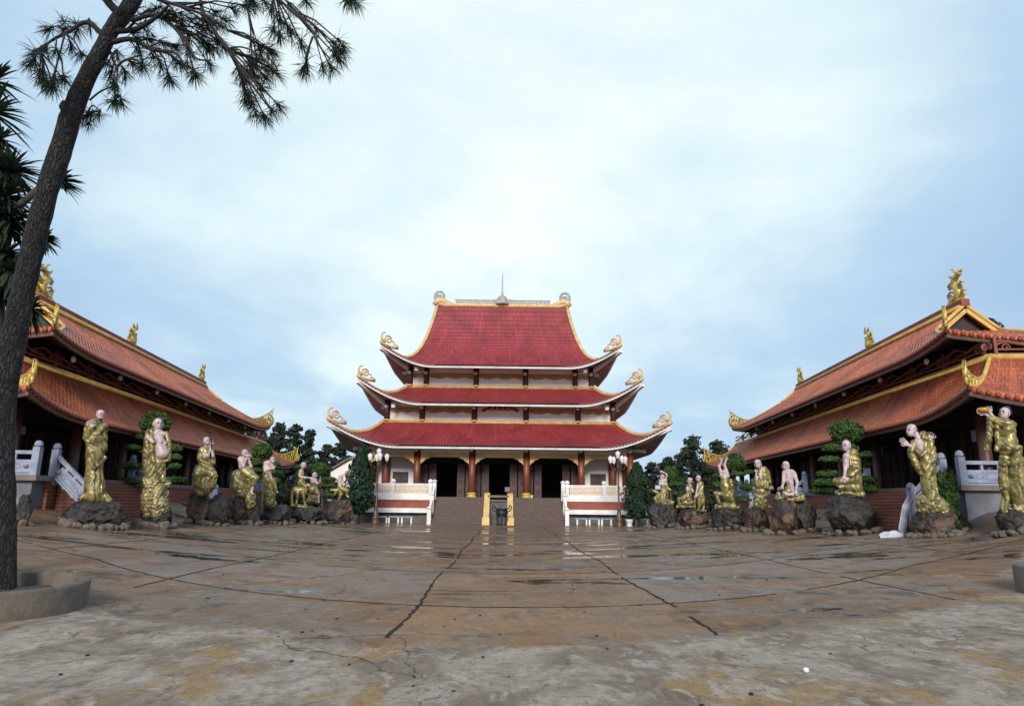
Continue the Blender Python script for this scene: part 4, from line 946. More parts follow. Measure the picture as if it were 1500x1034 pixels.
def statue(key, frame, anchor, Y, label, robe=(), skin=(), ped=(), hair=(), face_at=None, hands=(), fine=1.0, fold=.05, extra=None, foldz=None, group='monk statues lining the yard'):
    """frame = (x0, y0, scale) of the enlarged view the limbs were measured in; anchor = foot point of the statue in the photo"""
    fx0, fy0, fs = frame; ax, ay = anchor; r0 = atY(ax, ay, Y); az = math.atan2(r0.x, r0.y)
    kx, kz = Y*math.cos(az)/F, Y/F
    pz = atY(ax, ay - 100, Y); lean = ((pz.x - r0.x)*math.cos(az) )/(pz.z - r0.z)*.8     # statues tip slightly outward with their rocks
    def L(x, y, d): z = (ay - fy0 - y/fs)*kz; return ((fx0 + x/fs - ax)*kx + lean*z, d/fs*(kx+kz)*.5, z)
    kr = (kx*.45 + kz*.55)/fs
    def pr(lst): return [(L(x1, y1, d1), r1*kr, L(x2, y2, d2), r2*kr) for x1, y1, d1, r1, x2, y2, d2, r2 in lst]
    t = thing('monk_statue', label, 'statue', (r0.x, r0.y, r0.z), -az, group)
    h = max(.014, .00085*Y)/fine
    if robe:
        P = pr(robe); zs = [p[0][2] for p in P] + [p[2][2] for p in P]; z0, z1 = min(zs), max(zs)
        fz = foldz or (.25, .6)
        V, Fq = grow(P, h*.85, .022, drape(fold, hash(key) % 997 if False else sum(map(ord, key)), z0 + (z1-z0)*fz[0], z0 + (z1-z0)*fz[1])); np_obj('robe', V, Fq, M['statuegold'], t)
    mbs = MB(); dk = []
    if skin:
        P = pr(skin); V, Fq = grow(P, h*.8, .022 if key != 'L4' else .05); b = np_obj('body', V, Fq, M['skin'], t)
    if face_at:
        x, y, d, r, fx, tl = face_at; face(mbs, dk, L(x, y, d), r*kr, fx, tl)
    if mbs.v: mbs.build('face', M['skin'], t, True)
    for x, y, d, dx, dy, dd, s, curl, th in hands: mbs = MB(); hand(mbs, L(x, y, d), (dx, dd, -dy), (-dx*.2, -1, .3) if abs(dd) < .8 else (0, 0, 1), s*kr, curl, th); mbs.build('hand', M['skin'], t, True)
    for q_, nm in zip(dk, ('eye', 'eye', 'mouth')): q_.build(nm, M['black'], t, True)
    if hair: V, Fq = grow(pr(hair), h, .02); np_obj('hair', V, Fq, M['black'], t)
    if ped: V, Fq = grow(pr(ped), h, .06, lumps(.085, len(label) + 3, .085)); np_obj('pedestal', V, Fq, M['palegold'], t)
    STAT[key] = (t, L, kr)
    return t, L, kr
C = lambda *a: a
FA, FB, FC, FD, FE, FF, FG, FH, FI = (90, 590, 5.17), (250, 620, 6.08), (340, 650, 7.95), (410, 660, 8.62), (940, 670, 9.4), (1030, 650, 7.39), (1100, 650, 7.38), (1190, 600, 5.17), (1300, 600, 5.17)
statue('L1', FA, (137, 768), 23.7, 'tall standing golden monk statue with a black beard and clasped hands',
    robe=[C(245,190,0,44,240,300,0,62), C(240,300,0,62,240,430,0,60), C(240,430,0,60,238,560,0,56), C(238,560,0,60,245,700,0,74), C(245,710,0,70,345,750,-20,30), C(245,710,0,70,165,725,-20,28), C(295,210,-20,26,255,265,-55,20), C(295,210,-10,30,300,380,-5,26), C(195,195,-10,30,185,290,-20,34), C(185,290,-20,32,200,235,-60,22), C(185,280,-20,28,215,400,-35,22), C(215,400,-35,22,200,560,-25,22), C(300,380,-30,14,220,330,-60,12), C(300,300,-30,12,235,270,-60,10), C(310,440,-10,16,240,520,-60,14), C(260,580,-50,18,290,690,-50,18)],
    skin=[C(272,112,-8,30,274,142,-14,24), C(268,150,-4,18,258,190,0,22), C(200,240,-62,13,206,205,-66,13)],
    hair=[C(274,158,-30,13,284,182,-34,7), C(256,150,-20,9,270,162,-30,9), C(248,118,6,12,250,140,0,10)], face_at=(273,122,-10,29,.45,.05),
    hands=[C(206,205,-74,.15,-1,-.1,34,.25,1), C(212,215,-78,-.1,-1,0,32,.3,-1)], fold=.060, foldz=(.3,.65))
statue('L2', FA, (229, 770), 26.3, 'pot-bellied monk statue with an open golden robe and bare pink belly',
    robe=[C(668,250,-22,20,674,400,-28,20), C(674,400,-28,20,690,470,-35,18), C(778,262,-20,16,800,350,-42,14), C(800,350,-42,14,800,450,-40,13), C(650,260,10,30,638,400,8,32), C(638,400,8,34,645,535,0,34), C(700,255,25,48,715,440,25,64), C(770,265,0,24,798,360,0,22), C(798,360,0,22,800,455,-5,16), C(720,480,-6,54,740,580,-10,34), C(745,560,-20,32,765,608,-30,20), C(690,500,0,48,675,565,0,46), C(660,250,-10,18,690,300,-30,14), C(690,470,-40,14,790,460,-40,12)],
    skin=[C(712,180,-10,33,716,208,-16,29), C(712,225,-8,22,715,250,-10,26), C(695,268,-14,26,748,268,-14,26), C(712,285,-14,34,735,325,-20,36), C(742,362,-40,42,751,410,-44,48), C(640,290,-20,18,680,330,-60,13), C(795,330,-30,15,770,335,-62,11)],
    ped=[C(640,595,0,38,790,632,-10,32), C(690,640,5,80,715,700,5,82), C(700,720,5,96,715,800,5,100)], face_at=(714,190,-12,33,.35,.1), hands=[C(768,332,-66,-1,.1,-.1,30,.8,1)], fold=.045)
statue('L3', FB, (302, 768), 29.9, 'seated golden monk holding a thin dark flute upright before his face',
    robe=[C(300,275,0,42,300,350,0,52), C(300,350,0,54,295,460,0,76), C(262,440,-20,44,232,480,-60,40), C(330,440,-20,44,372,490,-60,34), C(372,490,-60,32,360,575,-50,34), C(232,480,-60,36,242,565,-45,36), C(300,520,0,70,290,590,0,74), C(270,275,0,32,255,335,-25,30), C(255,335,-25,26,285,405,-50,20), C(350,275,0,22,360,380,0,26), C(225,590,0,34,260,640,-40,28)],
    skin=[C(304,180,-8,28,310,206,-16,22), C(304,222,0,15,302,255,0,19), C(262,300,-20,16,320,320,-56,13), C(320,320,-56,13,342,255,-60,11), C(355,280,-20,14,365,320,-50,12), C(365,320,-50,12,345,225,-60,10)],
    face_at=(307,190,-10,27,.45,.05), hands=[C(342,240,-64,0,-1,-.2,28,1.0,1), C(345,212,-66,0,-1,-.2,26,1.0,-1)], fold=.055)
_t, _L, _k = STAT['L3']; mb = MB(); mb.tube([_L(333,112,-74), _L(352,262,-70)], 6*_k, 8); mb.tube([_L(331,104,-74), _L(334,124,-74)], 10*_k, 8); mb.build('flute', M['black'], _t, True)
statue('L4', FB, (362, 766), 32.9, 'bare-chested pink monk statue covering his face, one leg hanging down',
    robe=[C(655,450,0,54,700,482,-25,46), C(590,485,10,50,600,585,0,56), C(660,470,-20,36,745,505,-60,30), C(745,505,-60,28,728,560,-60,22), C(690,520,-10,50,680,600,0,46)],
    skin=[C(622,350,0,30,640,425,0,36), C(612,345,0,24,672,352,0,22), C(650,285,-10,27,656,312,-18,20), C(645,325,0,15,645,345,0,18), C(608,350,-8,15,640,408,-42,13), C(640,408,-42,12,668,330,-50,9), C(682,350,-8,14,708,412,-42,12), C(708,412,-42,11,682,332,-52,9), C(632,400,0,32,650,450,0,34), C(650,450,0,34,700,480,-22,26), C(700,480,-22,20,745,506,-60,17), C(745,506,-60,16,736,540,-58,16), C(736,540,-58,17,712,625,-52,12), C(712,628,-54,12,722,640,-72,11)],
    ped=[C(600,570,0,64,640,625,0,58), C(705,665,-10,46,710,720,0,50)], face_at=(653,296,-12,27,.5,.15), hands=[C(668,318,-58,0,-1,-.1,26,.5,1), C(686,320,-58,0,-1,-.1,26,.5,-1)], fold=.05)
statue('L5', FC, (394, 762), 35.7, 'hunched pink-shouldered monk statue with folded arms on a narrow golden base',
    robe=[C(400,405,0,44,420,450,0,44), C(420,450,0,46,400,490,0,40), C(465,440,-20,26,508,570,-30,16), C(392,330,14,40,375,475,10,24), C(430,470,0,40,430,540,0,40)],
    skin=[C(400,265,0,42,408,350,0,44), C(385,255,0,28,440,250,0,24), C(458,208,-30,30,466,236,-38,22), C(440,235,-18,18,430,255,-8,22), C(372,290,-15,20,380,345,-30,19), C(380,345,-30,18,455,310,-62,13), C(455,275,-20,16,475,320,-60,13), C(410,345,0,30,440,430,-15,22), C(440,430,-15,22,465,440,-22,18), C(465,440,-22,18,508,570,-31,11), C(508,572,-32,10,524,580,-50,9)],
    ped=[C(420,575,0,62,430,625,0,68), C(430,690,0,70,440,705,0,72)], face_at=(462,220,-32,29,.4,.35), hands=[C(470,302,-66,1,-.5,-.2,26,.6,1)], fold=.045)
statue('L6', FD, (440, 762), 38.9, 'bearded golden monk riding a small golden animal, beside a lower seated monk',
    robe=[C(258,292,0,34,268,380,0,38), C(268,380,0,40,262,440,0,46), C(268,430,-24,28,322,480,-40,22), C(322,480,-40,20,320,560,-40,15), C(238,310,-10,20,236,360,-30,18), C(195,520,25,48,262,520,10,46), C(262,520,10,44,315,500,0,26), C(315,500,0,22,345,450,-5,18), C(345,448,-8,15,372,462,-20,11), C(168,530,22,26,150,610,22,15), C(150,610,22,13,156,685,22,14), C(222,545,-14,24,218,620,-14,14), C(218,620,-14,12,205,690,-14,14), C(285,540,-10,22,300,640,-10,14), C(300,640,-10,12,325,715,-14,13), C(160,500,30,16,142,560,36,10), C(150,700,10,16,330,725,0,18)],
    skin=[C(288,208,-8,34,290,232,-14,28), C(280,250,-2,18,270,275,0,22), C(238,352,-34,13,312,366,-58,10)],
    hair=[C(290,248,-34,14,296,268,-34,7), C(256,205,14,16,262,235,10,14)], face_at=(289,216,-10,33,.3,.05), hands=[C(318,366,-60,1,.1,-.1,26,.7,1)], fold=.035)
statue('L7', FD, (462, 758), 41.0, 'small seated monk statue reaching toward the rider and holding a short upright staff',
    robe=[C(410,440,0,40,430,500,0,46), C(430,500,0,46,440,565,0,42), C(385,500,-10,30,400,540,-40,26), C(450,520,-10,34,482,560,-40,24), C(420,400,16,34,440,460,14,34)],
    skin=[C(432,325,-8,29,437,347,-14,23), C(428,362,0,15,420,382,0,18), C(402,390,0,26,440,392,0,26), C(412,395,0,34,418,435,0,36), C(392,370,-10,14,330,365,-26,9), C(446,400,-14,16,462,440,-40,13), C(462,440,-40,12,500,412,-50,9), C(484,570,-42,17,482,640,-38,12), C(482,645,-40,11,492,655,-56,10)],
    ped=[C(390,580,10,42,440,600,0,48), C(380,640,0,46,470,660,0,34)], face_at=(435,334,-9,28,.2,.05), hands=[C(500,408,-54,0,-1,0,24,1.1,1), C(322,364,-28,-1,0,0,24,.4,1)], fold=.04)
_t, _L, _k = STAT['L7']; mb = MB(); mb.tube([_L(500,345,-58), _L(500,480,-50)], 8*_k, 7); mb.build('staff', M['palegold'], _t, True)
statue('L8', FD, (498, 758), 44.6, 'slender monk statue raising a ring in one hand on a brown boulder',
    robe=[C(752,470,0,30,765,560,0,30), C(765,490,-10,30,845,525,-34,28), C(640,515,0,14,725,520,0,24), C(690,570,0,14,735,505,0,26), C(765,575,-10,22,735,635,-12,16), C(845,530,-34,18,835,575,-30,14), C(610,640,10,16,760,650,0,20)],
    skin=[C(752,400,0,26,756,470,0,28), C(745,395,0,22,780,392,0,20), C(768,350,-8,22,770,372,-12,19), C(742,402,-4,15,748,345,-8,12), C(748,345,-8,12,812,318,-14,9), C(784,400,-4,14,798,460,-24,11), C(836,575,-32,11,860,598,-40,9)],
    face_at=(769,358,-9,22,.3,.0), hands=[C(816,316,-14,1,-.4,0,22,1.0,1)], fold=.035)
_t, _L, _k = STAT['L8']; mb = MB(); mb.tube([Vector(_L(848 + 27*math.cos(a), 305 + 24*math.sin(a), -16)) for a in np.linspace(0, 2*math.pi, 20)], 6*_k, 7); mb.build('ring', M['palegold'], _t, True)
statue('R1', FI, (1487, 784), 20.4, 'golden monk statue lifting a round alms bowl high in both hands',
    robe=[C(930,160,0,54,930,260,0,62), C(930,260,0,66,932,330,0,64), C(885,130,-20,32,822,90,-45,24), C(960,140,-10,36,850,100,-45,24), C(800,95,-45,24,790,245,-45,18), C(790,245,-45,20,768,318,-45,17), C(848,120,-45,22,858,245,-45,20), C(858,245,-45,20,848,322,-45,17), C(960,340,-10,50,1005,325,-70,34), C(1005,325,-70,32,965,500,-60,28), C(905,400,-10,42,890,560,-20,34), C(890,560,-20,32,905,690,-20,26), C(975,400,15,64,985,690,15,58), C(1000,480,-20,40,1010,690,-10,44), C(960,420,-40,18,900,440,-60,16), C(900,600,-40,20,880,610,-45,16), C(905,690,-22,28,880,765,-40,20)],
    skin=[C(914,38,-5,37,908,70,-12,32), C(916,95,0,24,925,125,0,28), C(830,92,-48,16,795,35,-55,13), C(822,88,-40,15,748,44,-52,12)],
    hair=[C(930,18,16,30,944,46,12,26)], face_at=(910,48,-8,37,-.45,-.05), hands=[C(742,38,-58,-1,-.2,-.2,40,.5,1), C(800,26,-60,-.7,-.7,-.2,38,.7,-1)], fold=.06,
    ped=[C(900,775,-5,44,1020,770,0,60)])
_t, _L, _k = STAT['R1']; mb = MB(); c = Vector(_L(748, 22, -58)); r = 46*_k
mb.lathe([(0, -.55*r), (.55*r, -.52*r), (.95*r, -.15*r), (1.0*r, .15*r), (.86*r, .42*r), (.80*r, .40*r), (.6*r, .05*r), (0, -.1*r)], c, 24); mb.build('alms_bowl', mat('amber_bowl', (0.50, 0.27, 0.035), 0.35, (0.36, 0.17, 0.02), 8), _t, True)
statue('R2', FI, (1362, 784), 22.7, 'golden monk statue bending forward with both open hands raised',
    robe=[C(290,225,10,42,290,340,10,54), C(290,340,10,50,318,460,0,54), C(318,460,0,54,320,560,0,54), C(320,560,0,54,338,690,0,52), C(365,680,0,40,432,735,-10,16), C(215,275,-20,24,192,350,-34,24), C(192,350,-34,26,225,430,-40,24), C(225,430,-40,24,262,500,-40,16), C(342,262,0,24,352,360,-10,32), C(352,360,-10,32,345,450,-15,26), C(345,450,-15,24,330,470,-20,20), C(300,470,-42,20,308,525,-42,14), C(300,240,-20,22,330,260,-10,20), C(230,330,-50,10,270,375,-70,10), C(270,375,-70,10,310,335,-50,9)],
    skin=[C(200,162,-5,37,192,198,-16,30), C(228,205,0,24,258,238,0,28), C(250,268,-22,34,264,318,-26,28), C(196,302,-44,14,168,288,-52,12), C(338,262,-14,14,342,250,-20,13)],
    hair=[C(236,170,8,15,246,198,8,12)], face_at=(194,178,-8,36,-.65,.12), hands=[C(154,278,-54,-.8,-.8,-.2,46,.35,1), C(346,236,-22,.3,-1,-.2,42,.7,-1)], ped=[C(280,710,-10,60,400,725,0,52), C(300,745,0,70,400,745,0,64)], fold=.06, foldz=(.2,.5))
statue('R3', FH, (1247, 778), 26.6, 'pink-chested golden monk statue sitting upright on a big squarish boulder',
    robe=[C(318,355,5,38,325,430,5,46), C(325,430,5,48,325,545,5,50), C(320,545,-10,40,220,560,-50,30), C(220,560,-50,30,188,560,-48,26), C(190,565,-45,24,225,605,-50,20), C(345,540,0,36,366,630,0,20), C(345,400,-10,26,350,470,-25,24), C(350,470,-25,22,300,520,-50,18), C(290,360,-25,12,300,440,-40,12), C(260,590,0,50,330,610,0,40)],
    skin=[C(270,282,-5,33,264,314,-14,25), C(280,325,0,20,290,345,0,24), C(270,375,-22,28,266,450,-26,24), C(262,440,-30,15,252,520,-60,12), C(240,595,-66,12,215,600,-70,10)],
    ped=[C(200,640,0,24,385,650,0,26)], face_at=(267,296,-8,32,-.5,.12), hands=[C(250,535,-66,-.2,1,0,30,.4,1), C(268,545,-66,-1,.3,0,30,.5,-1)], fold=.055)
statue('R4', FG, (1160, 778), 29.0, 'bare pink monk statue squatting with one knee up on a huge boulder',
    robe=[C(420,520,0,50,435,560,0,54), C(418,490,-50,26,385,590,-56,20), C(420,455,-40,24,425,540,-60,18)],
    skin=[C(388,250,-6,37,385,284,-14,30), C(400,300,0,22,410,325,0,26), C(380,335,0,30,455,332,0,30), C(418,340,0,48,422,425,0,44), C(368,340,-10,22,360,440,-34,17), C(360,440,-34,16,346,488,-46,13), C(476,345,0,24,508,440,-24,18), C(508,440,-24,17,490,540,-46,13), C(430,500,-20,38,440,440,-70,28), C(440,440,-70,26,460,560,-60,18), C(440,520,-20,32,380,558,-60,24), C(380,560,-60,20,450,570,-70,16)],
    ped=[C(304,505,-10,20,310,590,-10,24), C(300,622,0,36,565,600,0,36)], face_at=(386,264,-8,36,-.3,.05), hands=[C(344,490,-52,-.6,.6,-.1,32,.9,1), C(494,548,-52,.2,1,-.1,32,.5,-1)], fold=.04)
statue('R5', FF, (1113, 776), 32.2, 'golden monk statue sitting with a hand raised to his chin',
    robe=[C(660,310,0,44,672,400,0,52), C(672,400,0,54,655,480,0,64), C(600,478,-40,28,680,490,-36,34), C(590,400,-40,24,582,460,-42,24), C(640,300,-24,18,600,390,-40,18), C(700,330,0,26,715,440,-10,30), C(715,440,-10,26,640,470,-50,22)],
    skin=[C(600,232,-6,37,602,262,-14,30), C(618,280,0,22,640,300,0,26), C(632,320,-36,20,632,400,-42,18), C(582,395,-52,12,584,345,-54,11)],
    ped=[C(550,500,0,24,745,500,0,26), C(630,545,0,72,620,665,0,78), C(560,560,-60,14,700,650,-60,14), C(700,560,-60,14,560,650,-60,14), C(520,700,0,24,720,690,0,24)], face_at=(602,246,-8,36,-.4,.1), hands=[C(584,325,-56,.2,-1,0,30,.9,1)], fold=.05)
statue('R6', FF, (1063, 774), 35.2, 'gaunt golden monk statue throwing both pink arms straight up',
    robe=[C(240,400,0,40,250,480,0,54), C(250,480,0,56,268,580,0,54), C(190,560,-24,26,140,550,-40,18), C(140,550,-40,18,180,650,-40,17), C(300,560,-20,26,325,660,-10,20), C(235,685,0,40,320,690,0,44), C(150,690,0,24,240,695,0,34), C(300,420,14,24,325,570,10,18)],
    skin=[C(206,358,0,20,180,270,0,14), C(180,270,0,13,205,222,0,10), C(268,345,0,20,240,260,0,14), C(240,260,0,13,256,208,0,10), C(232,328,-10,23,236,344,-14,18), C(210,368,0,24,270,370,0,26), C(238,385,-6,38,242,420,-4,34)],
    face_at=(233,332,-10,23,-.1,-.5), hands=[C(208,206,0,.3,-1,0,24,.2,1), C(260,194,0,.3,-1,0,24,.2,-1)], ped=[C(140,705,0,18,380,700,0,22)], fold=.045)
statue('R7a', FE, (1012, 771), 38.5, 'small monk statue seated on golden cloth beside a standing monk',
    robe=[C(664,430,0,44,655,480,0,46), C(640,540,-24,34,565,590,-30,32), C(600,640,0,46,690,640,0,38), C(660,500,0,40,640,600,0,46), C(520,590,0,26,520,660,0,26)],
    skin=[C(670,335,-5,33,665,360,-12,27), C(668,372,0,17,664,395,0,22), C(640,440,-30,22,632,470,-34,22), C(692,450,-20,16,712,495,-44,12)],
    face_at=(667,345,-7,32,-.35,.1), hands=[C(640,548,-60,-1,.3,0,28,.6,1)], ped=[C(500,690,0,22,720,680,0,26)], fold=.04)
statue('R7b', FE, (1026, 771), 37.6, 'bald monk standing and leaning down with joined hands next to a smaller seated monk',
    robe=[C(812,385,0,38,818,470,0,38), C(800,540,0,28,790,710,0,22), C(848,560,0,26,850,735,0,20), C(820,480,0,40,822,560,0,38), C(740,560,0,18,730,700,0,14), C(840,390,-6,20,838,440,-16,18), C(760,735,0,12,880,740,0,14)],
    skin=[C(788,303,-8,33,780,332,-15,26), C(800,345,0,18,806,365,0,22), C(782,400,-20,17,765,480,-40,13), C(765,480,-40,12,748,545,-46,10), C(838,450,-22,14,770,545,-50,10)],
    face_at=(784,316,-10,33,-.45,.2), hands=[C(748,552,-52,-.3,1,0,28,.6,1)], fold=.035)
statue('R8', FE, (968, 768), 44.0, 'monk statue with one arm curled over his head beside a white box',
    robe=[C(325,340,14,26,350,440,10,26), C(300,420,0,44,312,500,0,54), C(312,520,0,62,300,580,0,70), C(215,500,0,26,155,475,0,15), C(360,450,-10,24,395,470,-20,18), C(250,540,-10,40,200,590,-10,36)],
    skin=[C(290,285,-6,29,284,310,-12,24), C(292,325,0,16,294,345,0,20), C(272,345,0,26,330,342,0,24), C(284,350,0,34,300,405,0,38), C(330,340,-4,15,352,262,-6,12), C(352,262,-6,12,286,222,-10,10), C(256,360,-10,15,250,395,-30,13), C(250,395,-30,13,300,400,-50,11)],
    face_at=(286,294,-8,28,-.3,.1), hands=[C(276,222,-12,-1,.1,0,26,.7,1)], ped=[C(285,615,0,80,330,650,0,74), C(230,620,0,50,400,640,0,46)], fold=.04)
_t, _L, _k = STAT['R8']; mb = MB(); a, b = _L(188,408,-10), _L(262,462,-10); mb.box(a[0], b[0], a[1]-.12, a[1]+.12, b[2], a[2]); mb.build('carried_box', M['cloth'], _t, bevel=.02)

# ------------------------------------------------------------------ boulders under the statues and their rings of stones
def rock_mesh(name, rx, ry, rz, seed, m, sub=4, rough=.10, facets=11):
    import bmesh
    r = random.Random(seed); bm = bmesh.new(); bmesh.ops.create_icosphere(bm, subdivisions=sub, radius=1.0)
    pl = []
    for i in range(facets):
        n = Vector((r.gauss(0, 1), r.gauss(0, 1), r.gauss(0, .8))).normalized(); pl.append((n, r.uniform(.68, .92)))
    pl += [(Vector((0, 0, 1)), .80), (Vector((0, 0, -1)), .85)]
    off = Vector((r.uniform(0, 50), r.uniform(0, 50), r.uniform(0, 50)))
    for v in bm.verts:
        d = v.co.normalized(); t = 1.0
        for n, c in pl:
            q = d.dot(n)
            if q > 1e-3: t = min(t, c/q)
        t *= 1 + rough*mnoise.fractal(d*2.6 + off, .8, 2.1, 6) + rough*.7*abs(mnoise.noise(d*5 + off)) 
        v.co = Vector((d.x*t*rx, d.y*t*ry, d.z*t*rz))
    me = bpy.data.meshes.new(name); bm.to_mesh(me); bm.free(); me.materials.append(m)
    me.polygons.foreach_set('use_smooth', [True]*len(me.polygons)); 
    try: me.set_sharp_from_angle(angle=R_(28))
    except Exception: pass
    return me
STONES = [rock_mesh('loose_stone', 1, .85, .75, 40 + i, M['stone'], 3, .12, 5) for i in range(6)]
rs = random.Random(11)
def boulder(x0, x1, yt, yb, Y, m, label, seed, n_st=9, who='', depth=.8, st_r=.15):
    cx = (x0 + x1)/2; g = atY(cx, yb, Y); az = math.atan2(g.x, g.y)
    rx = (x1 - x0)/2*Y*math.cos(az)/F; hz = (yb - yt)*Y/F; ry = rx*depth
    ctr = Vector((g.x, g.y, 0)) + Vector((math.sin(az), math.cos(az), 0))*ry*.55; z0 = gz(ctr.x, ctr.y) - .15
    zt = g.z + hz
    o = bpy.data.objects.new('boulder', rock_mesh('boulder', rx*1.12, ry*1.1, (zt - z0)*.62, seed, m, 5, .105, 14)); COL.objects.link(o)
    o.location = (ctr.x, ctr.y, z0 + (zt - z0)*.5); o.rotation_euler = (0, 0, -az)
    tag(o, label, 'boulder', 'boulders carrying the monk statues')
    for i in range(n_st):
        a = math.pi*(1.0 + (i + .5 + rs.uniform(-.3, .3))/n_st*1.0) ; q = Vector((math.cos(a)*(rx*1.08 + .06), math.sin(a)*(ry*1.05 + .10), 0)); q.rotate(Matrix.Rotation(-az, 3, 'Z')); p = ctr + q
        s = bpy.data.objects.new('loose_stone', rs.choice(STONES)); COL.objects.link(s); k = st_r*rs.uniform(.7, 1.35)
        s.scale = (k*rs.uniform(.8, 1.2), k, k*rs.uniform(.8, 1.3)); s.location = (p.x, p.y, gz(p.x, p.y) + k*.45); s.rotation_euler = (rs.uniform(-.3, .3), rs.uniform(-.3, .3), rs.uniform(0, 6.3))
        tag(s, 'rounded grey stone at the foot of ' + who, 'stone', 'stones around the boulder of ' + who)
BD, BB = M['rock_dark'], M['rock_brown']
boulder(97, 178, 737, 772, 23.4, BD, 'low dark rock slab under the black-bearded standing monk', 1, 13, 'the black-bearded standing monk', .9, .17)
boulder(206, 250, 745, 772, 26.2, BD, 'small black rock under the pot-bellied monk', 2, 10, 'the pot-bellied monk', 1.0, .17)
boulder(273, 304, 724, 770, 30.0, BB, 'tall brown upright rock below the flute player', 3, 5, 'the flute player', 1.1)
boulder(300, 330, 726, 769, 30.3, BD, 'grey craggy rock beside the brown rock of the flute player', 4, 6, 'the grey craggy rock')
boulder(331, 362, 727, 768, 32.8, BB, 'brown flat-faced rock under the monk covering his face', 5, 5, 'the monk covering his face')
boulder(357, 379, 730, 767, 33.0, BD, 'dark lumpy rock below the hanging foot of the seated pink monk', 6, 5, 'the dark lumpy rock')
boulder(381, 424, 741, 766, 35.8, BD, 'low dark rock under the hunched monk with folded arms', 7, 9, 'the hunched monk')
boulder(416, 472, 741, 766, 39.2, BD, 'wide dark rock under the rider and the small seated monk', 8, 10, 'the riding monk')
boulder(472, 515, 733, 762, 44.5, BB, 'brown ridged rock under the monk raising a ring', 9, 6, 'the monk with the ring')
boulder(1464, 1516, 748, 786, 20.3, BD, 'black rock under the monk lifting a bowl', 10, 8, 'the bowl-lifting monk', .9, .13)
boulder(1336, 1407, 746, 784, 22.5, BB, 'rust-brown oval rock under the bending monk', 11, 14, 'the bending monk', .8, .13)
boulder(1211, 1285, 730, 780, 26.4, BD, 'big squarish dark rock under the upright seated monk', 12, 12, 'the upright seated monk', .9, .13)
boulder(1129, 1172, 734, 781, 28.8, BB, 'brown sloping half of the huge rock under the squatting monk', 13, 7, 'the squatting monk', 1.0, .15)
boulder(1158, 1196, 733, 780, 29.0, BD, 'black rounded half of the huge rock beside the squatting monk', 14, 7, 'the black rounded rock', 1.0, .15)
boulder(1091, 1130, 747, 778, 32.0, BB, 'pale brown rock under the monk touching his chin', 15, 8, 'the monk touching his chin', .9)
boulder(1040, 1094, 746, 776, 35.0, BD, 'long black rock under the monk with raised arms', 16, 9, 'the monk with raised arms', .8)
boulder(995, 1038, 748, 773, 38.0, BB, 'brown rock shared by the standing and the seated monk', 17, 9, 'the pair of monks', .9)
boulder(950, 990, 740, 770, 43.6, BD, 'dark pointed rock under the monk with a curled arm', 18, 7, 'the monk with a curled arm', .9, .18)
boulder(20, 42, 728, 774, 21.6, BD, 'narrow dark rock standing just right of the pine trunk', 19, 3, 'the narrow rock by the pine', .8, .16)

# ------------------------------------------------------------------ plants
rv = random.Random(77)
def rdir(r=rv):
    while True:
        v = Vector((r.uniform(-1, 1), r.uniform(-1, 1), r.uniform(-1, 1)))
        if .1 < v.length < 1: return v.normalized()
def leaf(mb, c, nrm, s, asp=1.6, r=rv):
    n = Vector(nrm).normalized(); a = n.orthogonal().normalized(); a.rotate(Matrix.Rotation(r.uniform(0, 6.28), 3, n)); b = n.cross(a); c = Vector(c)
    a = a*s*asp*.5; b = b*s*.5; bend = n*s*.12
    mb.v += [tuple(c - a), tuple(c - b*.9 + bend), tuple(c + a), tuple(c + b*.9 + bend)]; k = len(mb.v) - 4; mb.f.append((k, k+1, k+2, k+3))
def pad(mb, c, rx, ry, rz, n, s, flat=0.0, r=rv):
    """a clipped cushion of leaves filling an uneven ellipsoid"""
    off = Vector((r.uniform(0, 99), r.uniform(0, 99), r.uniform(0, 99)))
    for i in range(n):
        d = rdir(r)
        if d.z < -flat: d.z *= .35
        t = (r.random()**.28)*(1 + .16*mnoise.noise(d*2.2 + off) + .07*mnoise.noise(d*6 + off))
        p = Vector((c[0] + d.x*rx*t, c[1] + d.y*ry*t, c[2] + d.z*rz*t))
        leaf(mb, p, d + rdir(r)*.8, s*r.uniform(.7, 1.3), 1.6, r)
    mb.ell(c, rx*.72, ry*.72, rz*.70, 12, 8)
def bonsai(label, frame, pads, trunk, base, Y, sc=1.0):
    fx, fy, fs = frame; g = gpt(base, Y); az = math.atan2(g.x, g.y)
    P = lambda x, y, d=0: atY(fx + x/fs, fy + y/fs, Y + d)
    t = thing('clipped_tree', label, 'topiary tree', (g.x, g.y, g.z), 0, 'cloud-pruned trees behind the statues')
    k = Y/F/fs; top = None
    tr = MB(); pts = [g + Vector((0, 0, -.1))] + [P(*q) for q in trunk]; tr.tube(pts, [.13*sc*(1 - .6*i/len(pts)) for i in range(len(pts))], 8)
    for i, (x, y, rx, ry) in enumerate(pads):
        d = rv.uniform(-.35, .35) if i else 0; c = P(x, y, d)
        mb = MB(); n = int(1500 if i == 0 else 460); pad(mb, c, rx*k*.92, rx*k*(.9 if i == 0 else .8), ry*k*(1.15 if i == 0 else 1.0), n, max(.10, .0026*Y)*(.9 if i == 0 else .85), .8 if i == 0 else -.05)
        mb.build('foliage_pad', M['bonsai'], t, world=True)
        if i:
            q = min(pts, key=lambda p: (p - c).length + abs(p.z - c.z)); tr.tube([q, q.lerp(c, .6) + Vector((0, 0, -.08)), c], [.06*sc, .045*sc, .03*sc], 6)
    tr.build('trunk', M['trunk2'], t, True, world=True); return t
